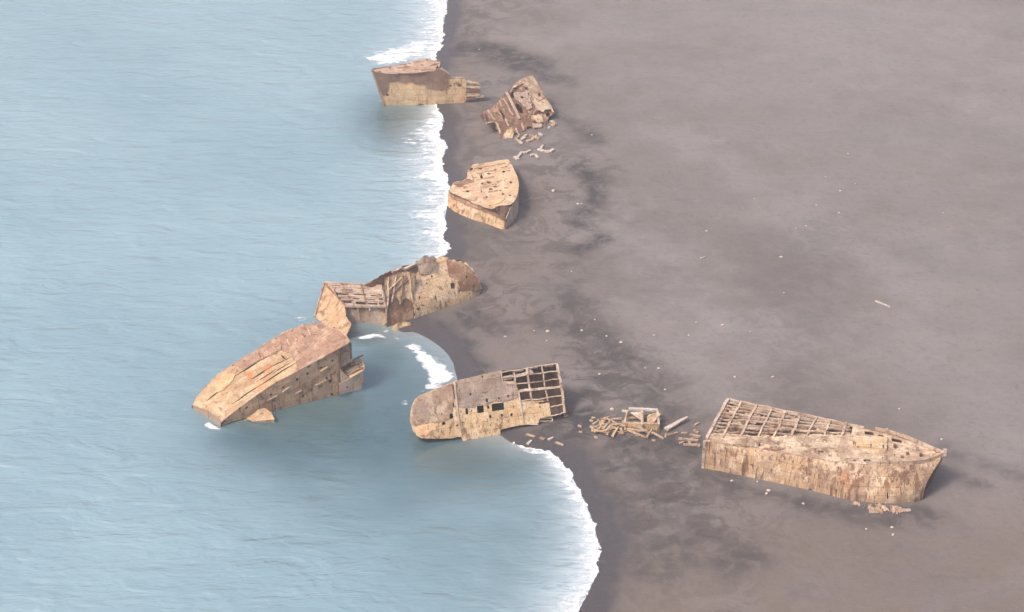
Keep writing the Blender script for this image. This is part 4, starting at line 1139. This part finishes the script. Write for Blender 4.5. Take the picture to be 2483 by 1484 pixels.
# ------------------------------------------------------------------ WRECK A : upright bow end at the top, pointing out to sea
def wreck_far():
    t, z0 = wreck('high bow end in the surf with dark upper side and low ribbed tail', cA((1100, 1060)))
    a = G(cA((330, 1085)), -.1); b = G(cA((1920, 1040)), .1)
    zt = above(a, cA((330, 400))[1])
    sp = vplane(a, b); h = sp.u.copy(); n = np.array([h[1], -h[0], 0])
    side = cA((75, 345), (150, 400), (330, 425), (600, 420), (1000, 410), (1330, 370), (1400, 330), (1480, 360), (1640, 470), (1600, 545), (1700, 560), (1900, 545), (1960, 590), (1950, 800), (1940, 1000), (1900, 1042), (1400, 1050),
              (1180, 1085), (1000, 1060), (600, 1085), (335, 1095), (250, 800))
    hs = [blob(cA((385, 862)), 5.5, 4.6, 8, 1), blob(cA((1640, 685)), 4, 3.4, 8, 2), blob(cA((1815, 680)), 4, 3.6, 8, 3), blob(cA((1400, 1060)), 4, 3, 8, 4), blob(cA((1060, 1060)), 8, 2.6, 8, 5)]
    sm = rusty('ochre_side_plate', base=(.54, .38, .215), second=(.50, .35, .21), pale=(.62, .48, .31), amt=.2, streak=.3, spots=.15, orange=.3, seed=51, plates=(cA((330, 1085)), cA((1920, 1040)), 'side'))
    flat('hull', t, sm, sp, jag(side, range(5, 14), 1.2, 5, 2), hs, cell=.2, dent=.2, dscale=.25, thick=.18, seed=2)
    dark = cA((80, 350), (150, 405), (330, 430), (600, 425), (1000, 415), (1330, 375), (1400, 335), (1475, 365), (1630, 470), (1590, 560), (1600, 700), (1480, 790), (1380, 780), (1250, 740), (1170, 740), (1110, 640), (930, 640), (820, 600),
              (620, 600), (440, 600), (400, 760), (380, 830), (300, 900), (258, 800))
    dm = rusty('dark_upper_strake', base=(.175, .105, .08), second=(.15, .095, .075), pale=(.25, .165, .125), amt=.5, streak=.5, spots=.3, orange=.05, seed=52)
    flat('upper_strake', t, dm, sp, jag(dark, range(9, 20), 2.2, 6, 5), (), cell=.2, lift=.2, dent=.2, dscale=.25, thick=.05, seed=2)
    # deck
    dpl = Plane(sp.hit(cA((330, 425))), sp.hit(cA((1330, 372))), sp.hit(cA((330, 425))) - n * 5 + Z3 * .2)
    out = cA((78, 340), (160, 345), (300, 330), (480, 290), (700, 265), (850, 215), (1000, 165), (1150, 148), (1300, 165), (1440, 210), (1430, 280), (1400, 335), (1330, 378), (1000, 418), (600, 428), (330, 432), (150, 408))
    dh = [blob(cA((130, 348)), 3, 3, 7, 1), blob(cA((960, 352)), 8, 1.2, 8, 2), blob(cA((1200, 325)), 10, 1.0, 8, 3), blob(cA((1385, 320)), 4.4, 4.4, 8, 4), blob(cA((840, 245)), 4, 1.2, 8, 5), blob(cA((1080, 265)), 5, 1.4, 8, 6)]
    dko = flat('deck', t, rusty('rosy_far_deck', base=(.40, .25, .18), second=(.35, .225, .165), pale=(.50, .375, .29), amt=.4, streak=.1, spots=.4, orange=.1, seed=53), dpl, jag(out, range(0, 11), 1.2, 5, 3), dh, cell=.2, dent=.15, thick=.15)
    for i, (p, q) in enumerate((((590, 330), (830, 300)), ((1050, 372), (1300, 345)), ((900, 205), (1040, 195)), ((1230, 280), (1400, 235)), ((150, 402), (600, 425)))):
        bar('deck_rail', dpl.hit(cA(p), .2), dpl.hit(cA(q), .2), .3, .5, M_beam if i < 4 else M_pink, dko, segs=4, bend=.1, seed=i)
    for i, p in enumerate(((940, 205), (1160, 170), (1360, 190), (420, 320), (720, 280))):
        q = dpl.hit(cA(p)); bar('deck_stub', q, q + Z3 * (.25 + .1 * i), 1.0, .4, (M_beam, M_pink)[i % 2], dko, up=(1, 0, 0))
    bar('stem_post', sp.hit(cA((80, 350)), 0), sp.hit(cA((338, 1110)), 0), .5, .4, M_grey, t, up=n, segs=5, bend=.1)
    bar('torn_plate', sp.hit(cA((1450, 330)), -.3), sp.hit(cA((1620, 460)), -.3), .5, .3, M_beam, t, segs=4, bend=.3)
    bar('torn_plate', sp.hit(cA((1610, 550)), -.5), sp.hit(cA((1950, 510)), -.5), .35, .3, M_grey, t, segs=5, bend=.4, seed=4)
    # ribbed tail
    tp = cA((1930, 590), (1990, 570), (2100, 610), (2210, 650), (2235, 720), (2230, 830), (2200, 850), (2210, 920), (2140, 960), (2040, 970), (1960, 1000), (1900, 1040))
    flat('tail_plate', t, M_pink, sp, jag(tp, 'all', 1.4, 4, 8), (), cell=.18, lift=-.6, dent=.3, thick=.14)
    for i, (p, q) in enumerate((((1960, 600), (2210, 650)), ((1960, 690), (2235, 715)), ((1950, 770), (2235, 790)), ((1950, 840), (2225, 820)), ((1950, 890), (2230, 850)), ((1960, 940), (2150, 920)), ((2140, 910), (2310, 880)))):
        bar('stringer', sp.hit(cA(p), -.3 + .12 * (i % 3)), sp.hit(cA(q), -.3 + .12 * (i % 3)), .4, .42, (M_tan, M_beam, M_rust)[i % 3], t, segs=4, bend=.25, seed=i)
    # far side and end
    fe = np.array([dpl.hit(p) for p in cA((85, 340), (480, 290), (850, 220), (1150, 150), (1430, 215))]); fb = fe.copy(); fb[:, 2] = -.8
    fb[:, :2] += (np.array([h[0], h[1]]) * 2.2)
    sheet('hull_far_side', t, M_rust, ruled(fb, fe), 30, 10, None, (), thick=.14, dent=.15)
    ee = np.array([fe[-1], sp.hit(cA((1480, 380)), -.3)]); eb = ee.copy(); eb[:, 2] = -.5
    sheet('end_bulkhead', t, M_dark, ruled(eb, ee), 12, 10, None, (), thick=.14, dent=.15)
    te = np.array([sp.hit(cA((1640, 560)), -.3), sp.hit(cA((1950, 590)), -.3)])
    tb = te - n * 4.5
    sheet('tail_top', t, M_pink, ruled(te, tb - Z3 * .8), 16, 10, None, (), thick=.12, dent=.2)
    tb2 = tb.copy(); tb2[:, 2] = -.5
    sheet('hull_far_side', t, M_rust, ruled(tb2, tb - Z3 * .8), 12, 8, None, (), thick=.12, dent=.2)


# ------------------------------------------------------------------ WRECK B : up-ended block
def wreck_block():
    t, z0 = wreck('up-ended crumpled block of wreck with torn ribs, standing on the sand', cB((640, 1100)))
    P0 = G(cB((480, 1118)), z0 - .1); P1 = G(cB((1180, 900)), z0); P2 = G(cB((900, 130)), z0 + 7.6)
    pl = Plane(P0, P1, P2)
    out = cB((905, 130), (820, 150), (740, 190), (640, 262), (540, 372), (490, 405), (400, 520), (330, 600), (250, 660), (135, 690), (185, 890), (310, 880), (350, 980), (400, 1110), (580, 1120), (640, 1040), (720, 1100), (820, 1080), (930, 1050), (1030, 960),
             (1110, 900), (1150, 780), (1240, 735), (1180, 600), (1095, 480), (1000, 300))
    hs = [blob(cB((590, 440)), 5, 10, 8, 1), blob(cB((700, 640)), 8, 16, 9, 2, -.5), blob(cB((860, 970)), 8, 6, 8, 3), blob(cB((1140, 740)), 5, 6, 8, 4), blob(cB((750, 1030)), 5, 4, 8, 5), blob(cB((430, 760)), 6, 12, 8, 6, -.5)]
    hull = flat('hull', t, M_rust, pl, jag(out, 'all', 2.0, 5, 3), hs, cell=.18, dent=.5, dscale=.4, thick=.2, seed=12)
    loop = [pl.hit(p, -.4) for p in cB((890, 150), (650, 280), (420, 530), (160, 720), (330, 900), (600, 1060), (950, 1000), (1210, 740), (1090, 500))]
    bk = -pl.n * 4.5; bk[2] = -1.5
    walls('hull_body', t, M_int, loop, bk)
    lp = cB((905, 128), (740, 188), (640, 262), (560, 365), (640, 330), (690, 300), (760, 310), (830, 330), (830, 400), (870, 520), (930, 590), (960, 690), (1080, 700), (1180, 660), (1245, 735), (1180, 600), (1095, 480), (1000, 300))
    flat('light_panel', t, M_deck, pl, jag(lp, range(3, 14), 1.6, 4, 2), [blob(cB((735, 292)), 4.5, 2.6, 8, 1, -.4), blob(cB((1010, 440)), 3, 5, 8, 3), blob(cB((830, 595)), 3, 3, 8, 5)], cell=.17, lift=.55, dent=.25, dscale=.4, thick=.12, seed=2)
    flat('lower_panel', t, M_pink, pl, jag(cB((600, 420), (680, 400), (820, 350), (860, 500), (900, 640), (830, 680), (740, 600), (640, 520)), 'all', 1.8, 4, 5), [blob(cB((750, 375)), 12, 4.2, 8, 2, -.4), blob(cB((740, 480)), 4, 3, 8, 4)], cell=.17, lift=.4, dent=.3, thick=.1, seed=3)
    ribs = [((495, 400), (700, 815), .75), ((390, 530), (430, 630), .55), ((205, 680), (320, 835), .5), ((140, 700), (190, 880), .4), ((330, 870), (405, 1050), .5), ((180, 890), (290, 860), .4), ((560, 400), (640, 270), .35), ((930, 590), (1090, 490), .5),
            ((470, 820), (530, 930), .5), ((300, 690), (340, 720), .4), ((450, 500), (600, 760), .35), ((340, 620), (480, 900), .35), ((740, 880), (760, 1000), .5), ((840, 700), (870, 780), .5), ((960, 680), (900, 760), .4), ((1090, 480), (1230, 720), .45), ((640, 960), (700, 1080), .4)]
    for i, (a, b, w) in enumerate(ribs):
        bar('rib', pl.hit(cB(a), .25 + .12 * (i % 3)), pl.hit(cB(b), .2 + .15 * (i % 2)), w * .7, .35, (M_beam, M_pink, M_pink, M_rust)[i % 4], hull, up=pl.n, segs=4, bend=.3, seed=i)
    op = Plane(G(cB((400, 1115)), z0), G(cB((600, 1120)), z0), G(cB((480, 960)), z0 + 1.2))
    flat('foot_plate', t, M_tan, op, jag(cB((395, 1105), (400, 1010), (440, 960), (580, 950), (612, 1020), (590, 1110), (480, 1130)), 'all', 1.2, 4, 1), (), cell=.15, dent=.25, thick=.5)
    flat('foot_plate', t, M_beam, pl, jag(cB((900, 890), (1040, 890), (1040, 945), (920, 955)), 'all', 1, 3, 3), (), cell=.15, lift=.7, dent=.15, thick=.3)
    flat('foot_plate', t, M_tan, pl, jag(cB((880, 760), (1040, 740), (1080, 850), (1000, 880), (900, 830)), 'all', 1.4, 3, 6), (), cell=.15, lift=.5, dent=.3, thick=.2)


wreck_cargo(); wreck_listing(); wreck_mid(); wreck_rolled(); wreck_bow(); wreck_far(); wreck_block()

# ------------------------------------------------------------------ loose pieces


def loose_bar(name, c, a, b, w, hgt, mat, label, cat, group=None, lift=0.0, segs=3, bend=.06, seed=0, lift2=None):
    p = GL(c(a)); q = GL(c(b)); m = (p + q) / 2
    p = p + Z3 * (hgt * .4 + lift); q = q + Z3 * (hgt * .4 + (lift if lift2 is None else lift2))
    o = bar(name, p, q, w, hgt, mat, None, segs=segs, bend=bend, seed=seed, loc=m, taper=.45 + .5 * ((seed * 37) % 10) / 10)
    return tag(o, label, cat, group)


HEAP = [((720, 495), (890, 500)), ((1000, 490), (1170, 500)), ((650, 520), (830, 580)), ((640, 605), (945, 582)), ((590, 665), (700, 560)), ((500, 540), (600, 600)), ((560, 500), (690, 470)), ((400, 690), (610, 735)), ((410, 650), (570, 640)),
        ((740, 770), (830, 640)), ((960, 590), (1240, 690)), ((980, 700), (1270, 780)), ((1240, 680), (1380, 745)), ((1290, 800), (1385, 680)), ((1370, 740), (1560, 800)), ((1120, 650), (1150, 600)), ((420, 600), (520, 560)), ((600, 560), (660, 480)), ((470, 690), (640, 640)), ((900, 540), (980, 600)), ((540, 640), (640, 690)), ((870, 640), (885, 690)),
        ((430, 640), (700, 590)), ((520, 610), (900, 570)), ((610, 690), (760, 600)), ((450, 720), (560, 660)), ((690, 540), (860, 590)), ((930, 640), (1130, 690)), ((1090, 690), (1300, 720)), ((560, 520), (610, 640)), ((760, 560), (960, 620)), ((1010, 640), (1230, 660)), ((380, 640), (480, 700)), ((650, 620), (800, 650))]
for i, (a, b) in enumerate(HEAP):
    loose_bar('fallen_beam', cG, a, b, .30 if i % 3 else .42, .28, (M_beam, M_tan, M_beam, M_bright)[i % 4], 'bleached fallen beam in the tangled heap left of the collapsed frame', 'beam', 'beams in the tangled heap between two wrecks',
              lift=.15 + .25 * (i % 3), lift2=.1 + .3 * ((i + 1) % 3), seed=i)
for i, (x, y, w_, h_) in enumerate(((520, 650, 70, 26), (760, 560, 60, 20), (880, 690, 60, 22), (1120, 720, 70, 20), (640, 700, 46, 20), (1010, 600, 60, 18))):
    q = GL(cG((x, y)))
    o = empty('torn_plate', q); tag(o, 'torn flat rusty plate lying in the tangled heap', 'metal plate', 'torn plates in the tangled heap')
    zz = float(q[2]) + .25
    tp_ = Plane(G(cG((x, y)), zz), G(cG((x + 50, y + 8)), zz + .15 * (i % 3)), G(cG((x, y - 40)), zz + .5 * (i % 2)))
    flat('plate', o, (M_pink, M_beam, M_rust)[i % 3], tp_, jag(blob(cG((x, y)), w_ / 6.6, h_ / 6.6, 8, i + 3, -.15 + .1 * i), 'all', 1.0, 3, i), (), cell=.12, thick=.06, dent=.15)
for i in range(30):
    r = np.random.RandomState(300 + i)
    c0 = np.array([r.uniform(400, 1250), r.uniform(560, 740)]); c0[1] = 640 + (c0[1] - 650) * (1 - .3 * abs(c0[0] - 700) / 500)
    a_ = r.uniform(-.6, .6) + (1.2 if i % 4 == 0 else 0); L_ = r.uniform(18, 60)
    dv = np.array([math.cos(a_), math.sin(a_) * .7]) * L_
    loose_bar('fallen_beam', cG, c0 - dv, c0 + dv, r.uniform(.14, .26), .16, (M_beam, M_tan, M_rust, M_deck, M_pink)[i % 5], 'thin splintered bar lying among the beams of the tangled heap', 'beam', 'thin bars in the tangled heap',
              lift=.05 + .35 * r.rand(), lift2=.05 + .3 * r.rand(), seed=i)
STRAY = [((1590, 775), (1600, 720)), ((1630, 745), (1785, 700)), ((1840, 712), (1940, 700)), ((1980, 730), (2160, 765)), ((2050, 660), (2120, 705)), ((1800, 795), (2120, 825)), ((1815, 872), (1890, 850)), ((2070, 880), (2150, 915)), ((1955, 850), (2000, 865)), ((2060, 580), (2140, 540)), ((2000, 800), (2150, 780)), ((1880, 890), (2140, 900))]
for i, (a, b) in enumerate(STRAY):
    loose_bar('fallen_beam', cG, a, b, .4, .3, (M_beam, M_pink, M_beam)[i % 3], 'short broken beam on the sand at the open stern of the upright hull', 'beam', 'broken beams at the stern of the upright hull', lift=.05, seed=i + 40)
loose_bar('plank', cG, (1600, 665), (1940, 500), 1.0, .35, M_frag, 'long pale plank lying slanted between the beam heap and the upright hull', 'plank', lift=.25, lift2=.6, segs=5, bend=.1)
for i, p in enumerate(((215, 590), (225, 685), (475, 765), (430, 460), (400, 500), (1400, 820), (730, 318))):
    a = np.array(p)
    loose_bar('fragment', cG, a - (28, 8 - 6 * (i % 3)), a + (28, 12 - 10 * (i % 2)), .42, .25, M_beam, 'pale fragment scattered round the edge of the beam heap', 'fragment', 'pale fragments round the beam heap', seed=i)


def collapsed_frame():
    o = empty('collapsed_frame', GL(cG((1250, 650))))
    tag(o, 'collapsed box frame of pale bars and panels, standing over the beam heap', 'frame')
    z = float(o.location[2])
    zt = z + 1.7
    g = lambda p, hh: G(cG(p), z + hh)
    bar('frame_bar', g((1000, 305), 1.9), g((1465, 325), 1.9), .55, .35, M_frag, o, segs=3, bend=.1)
    bar('frame_bar', g((900, 335), 1.2), g((1000, 345), 1.7), .4, .3, M_frag, o)
    bar('frame_bar', g((975, 340), 1.8), g((940, 520), .6), .3, .3, M_pink, o)
    bar('frame_bar', g((1215, 330), 1.9), g((1215, 560), 1.4), .45, .3, M_beam, o)
    bar('frame_bar', g((1460, 330), 1.9), g((1485, 560), 1.4), .35, .3, M_beam, o)
    bar('frame_bar', g((1380, 520), 1.5), g((1500, 385), 1.9), .6, .3, M_beam, o)
    a, b = g((960, 560), 1.2), g((1495, 560), 1.2)
    pl = vplane(a, b)
    flat('side_panel', o, M_tan, pl, cG((960, 540), (1170, 545), (1495, 548), (1490, 655), (1175, 640), (1120, 600), (965, 585)), (), cell=.12, thick=.12, dent=.06)
    bar('frame_bar', g((960, 535), 1.3), g((1495, 545), 1.3), .5, .25, M_bright, o)
    tp = Plane(g((1000, 350), 1.8), g((1230, 345), 1.8), g((1200, 510), 1.3))
    flat('loose_panel', o, M_beam, tp, cG((1010, 355), (1225, 350), (1215, 500), (1150, 450)), (), cell=.12, thick=.08, dent=.06)
    tp2 = Plane(g((1300, 420), 1.7), g((1450, 390), 1.8), g((1320, 520), 1.4))
    flat('loose_panel', o, M_bright, tp2, cG((1295, 430), (1330, 395), (1450, 365), (1440, 430), (1370, 520), (1300, 525)), (), cell=.12, thick=.08, dent=.06)
    for p in ((965, 560), (1480, 600)):
        q = g(p, 1.1); bar('leg', np.array([q[0], q[1], z - .3]), q, .3, .3, M_rust, o, up=(1, 0, 0))


collapsed_frame()


def strip(c, pts, w, label, group=None):
    P = [GL(c(p)) for p in pts]; m = sum(P) / len(P)
    vs, fs = [], []
    for i in range(len(P) - 1):
        v, f = box_bar(P[i] + Z3 * .25, P[i + 1] + Z3 * (.25 + .02 * i), w, .35)
        fs += [tuple(k + len(vs) for k in q) for q in f]; vs += v
    o = mesh_obj('twisted_strip', vs, fs, M_frag, None, m)
    return tag(o, label, 'metal strip', group)


strip(cB, ((990, 1300), (1080, 1335), (1170, 1345), (1225, 1310)), .7, 'hooked pale metal strip on the sand below the up-ended block')
strip(cB, ((1030, 1290), (1060, 1245)), .6, 'short pale strip touching the hooked strip below the up-ended block')
strip(cB, ((640, 1450), (700, 1400), (730, 1350), (790, 1360), (870, 1325)), .6, 'longest zigzag pale metal strip behind the pockmarked bow section')
strip(cB, ((870, 1400), (940, 1385), (980, 1440)), .55, 'small bent pale strip right of the zigzag strip')
strip(cB, ((620, 1420), (680, 1460)), .7, 'stubby pale strip touching the stern corner of the pockmarked bow section')
for i, p in enumerate(((690, 1175), (720, 1200), (780, 1105), (890, 1095), (965, 1130), (1025, 1075), (850, 1175), (1100, 870), (1225, 890), (1155, 970), (930, 1120), (660, 1130), (1220, 930), (760, 1140))):
    a = np.array(p, float); r = np.random.RandomState(i); dv = np.array([r.uniform(18, 40), r.uniform(-26, 26)])
    loose_bar('rubble_piece', cB, a - dv, a + dv, .5 + .3 * r.rand(), .4, (M_beam, M_frag, M_tan, M_pink)[i % 4], 'pale broken rubble piece at the foot of the up-ended block', 'rubble', 'rubble round the foot of the up-ended block', lift=.1, seed=i)
for i, (a, b) in enumerate((((1740, 1105), (1860, 1140)), ((1930, 1150), (1985, 1172)), ((2040, 1178), (2105, 1150)), ((2140, 1215), (2245, 1255)), ((2262, 845), (2300, 862)), ((1760, 1240), (1810, 1190)))):
    loose_bar('fragment', cF, a, b, .5, .25, (M_beam, M_pink, M_frag)[i % 3], 'pale fragment on the dark wet sand below the open lattice', 'fragment', 'fragments below the open lattice', lift=.05, seed=i)
SL = [((1500, 1005), (1560, 1030)), ((1600, 1025), (1660, 1040)), ((1640, 1065), (1740, 1070)), ((1700, 1035), (1790, 1035)), ((1760, 1060), (1800, 1050)), ((1830, 1055), (1930, 1065)), ((1900, 1075), (2010, 1065)), ((1690, 1075), (1760, 1078)), ((1850, 1075), (1900, 1080))]
for i, (a, b) in enumerate(SL):
    loose_bar('concrete_slab', cH, a, b, 1.2 + .7 * (i % 3) / 2, .13, M_deck if i % 2 else M_beam, 'flat pale broken slab on the sand in front of the pointed bow', 'slab', 'pale slabs in front of the pointed bow', seed=i, segs=4, bend=.4)

SPECK = [(c3, p, s) for p, s in (((55, 105), 1), ((412, 787), 2), ((530, 850), 1.2), ((548, 848), 1), ((598, 517), 1), ((1383, 824), 1.2), ((1150, 980), 1.1), ((1510, 1106), 1.2), ((1524, 1278), 1), ((1789, 893), 1.2), ((1582, 967), 1.1), ((1680, 855), 1),
         ((1795, 787), 1), ((1868, 752), .9), ((1833, 607), 1), ((1725, 718), .8), ((1615, 1038), .9), ((2290, 893), .8), ((316, 935), .9), ((1630, 955), .8))] + \
        [(c4, p, s) for p, s in (((500, 40), 1), ((65, 122), 1), ((612, 272), 1.1), ((548, 325), 1.3), ((385, 330), 1.4), ((320, 325), .9), ((205, 313), .9), ((180, 355), 1.1), ((380, 373), 1.1), ((668, 352), 1), ((738, 383), 1.2), ((898, 348), 1.1),
         ((1228, 299), 1.2), ((1100, 284), 1), ((1065, 348), 1), ((920, 508), 1), ((1287, 549), 1.4), ((1470, 549), 1.1), ((855, 505), 1), ((950, 610), 1), ((695, 705), 1.3), ((2080, 703), 1.1), ((1273, 1050), 1), ((1395, 1053), 1), ((1450, 1098), 1.5),
         ((1440, 1112), 1), ((1617, 1160), 1.3), ((2285, 850), 1), ((1470, 1235), .9), ((1920, 1282), 1.1), ((2045, 1275), 1.2), ((2050, 1310), 1), ((470, 738), 1.2), ((635, 535), 1), ((1750, 1235), .8), ((610, 745), 1.2), ((1690, 1330), .7), ((1360, 330), .7), ((1130, 470), .7))]


def chip_mesh():
    import bmesh
    bm = bmesh.new()
    bmesh.ops.create_icosphere(bm, subdivisions=2, radius=.25)
    r = np.random.RandomState(5)
    for v in bm.verts:
        k = 1 + r.uniform(-.22, .22)
        v.co.x *= 1.25 * k; v.co.y *= .95 * k; v.co.z *= .55 * k
    me = bpy.data.meshes.new('white_fragment'); bm.to_mesh(me); bm.free()
    me.materials.append(M_frag)
    return me


cm = chip_mesh()
SPECK = [q for i, q in enumerate(SPECK) if q[2] >= 1 or i % 2]
for i, (c, p, s) in enumerate(SPECK):
    s = s * (.62 + .38 * ((i * 7) % 5) / 4)
    q = GL(c(p))
    o = bpy.data.objects.new('white_fragment', cm); C.objects.link(o)
    o.location = (q[0], q[1], q[2] + .1 * s); o.scale = (s, s, s); o.rotation_euler = (0, 0, i * 1.3)
    tag(o, 'small white fragment lying alone on the open dark sand', 'fragment', 'white fragments scattered over the sand')
for c, a, b, l in ((c3, (1122, 1114), (1148, 1106), 'short white stick on the sand straight right of the tan shell wreck'), (c4, (1965, 183), (2035, 212), 'long thin pale pole lying on bare sand above the upright hull')):
    loose_bar('driftwood', c, a, b, .3, .25, M_frag, l, 'driftwood', lift=.02, segs=2, bend=.05)

# ------------------------------------------------------------------ air
def build_haze(density):
    m = bpy.data.materials.new('haze'); m.use_nodes = True
    nt = m.node_tree; nt.nodes.clear()
    out = nt.nodes.new('ShaderNodeOutputMaterial'); pv = nt.nodes.new('ShaderNodeVolumePrincipled')
    pv.inputs['Color'].default_value = (.95, .93, .95, 1); pv.inputs['Density'].default_value = density
    pv.inputs['Anisotropy'].default_value = .2
    nt.links.new(pv.outputs[0], out.inputs['Volume'])
    X, Y0, Y1, z0, z1 = 7000, -7600, 9000, -8, 190
    v = [(x, y, z) for z in (z0, z1) for x, y in ((-X, Y0), (X, Y0), (X, Y1), (-X, Y1))]
    f = [(3, 2, 1, 0), (4, 5, 6, 7), (0, 1, 5, 4), (1, 2, 6, 5), (2, 3, 7, 6), (3, 0, 4, 7)]
    o = mesh_obj('haze', v, f, m)
    tag(o, kind='stuff')


HAZE = .00024
if HAZE: build_haze(HAZE)

# ------------------------------------------------------------------ light, sky, camera
SUN_DIR = np.array([-1, -.75, 0.]); SUN_DIR /= np.linalg.norm(SUN_DIR); EL = R(52)
sd = SUN_DIR * math.cos(EL) + Z3 * math.sin(EL)
from mathutils import Vector
sun = bpy.data.lights.new('sun', 'SUN'); sun.energy = 2.0; sun.angle = R(12); sun.color = (1, .93, .84)
so = bpy.data.objects.new('sun', sun); C.objects.link(so)
so.rotation_euler = Vector(sd).to_track_quat('Z', 'Y').to_euler(); so.location = (-200, -60, 300)

w = bpy.data.worlds.new('World'); bpy.context.scene.world = w; w.use_nodes = True
nt = w.node_tree; nt.nodes.clear()
wo = nt.nodes.new('ShaderNodeOutputWorld'); bg = nt.nodes.new('ShaderNodeBackground'); sky = nt.nodes.new('ShaderNodeTexSky')
sky.sky_type = 'NISHITA'; sky.sun_disc = False; sky.sun_elevation = EL; sky.sun_rotation = math.atan2(SUN_DIR[0], SUN_DIR[1])
sky.dust_density = 6.0; sky.air_density = 1.0; sky.ozone_density = 1.0
bg.inputs['Strength'].default_value = .125
nt.links.new(sky.outputs[0], bg.inputs[0]); nt.links.new(bg.outputs[0], wo.inputs[0])

cam = bpy.data.cameras.new('camera'); co = bpy.data.objects.new('camera', cam); C.objects.link(co)
cam.angle = HFOV; cam.clip_end = 20000; cam.clip_start = 1
co.location = [float(x) for x in CAM]; co.rotation_euler = (R(90) - PITCH, 0, 0)
sc = bpy.context.scene
sc.camera = co
sc.view_settings.view_transform = 'Standard'; sc.view_settings.look = 'None'; sc.view_settings.gamma = 1
sc.view_settings.exposure = .75
sc.cycles.use_denoising = True
sc.cycles.max_bounces = 6; sc.cycles.volume_bounces = 1
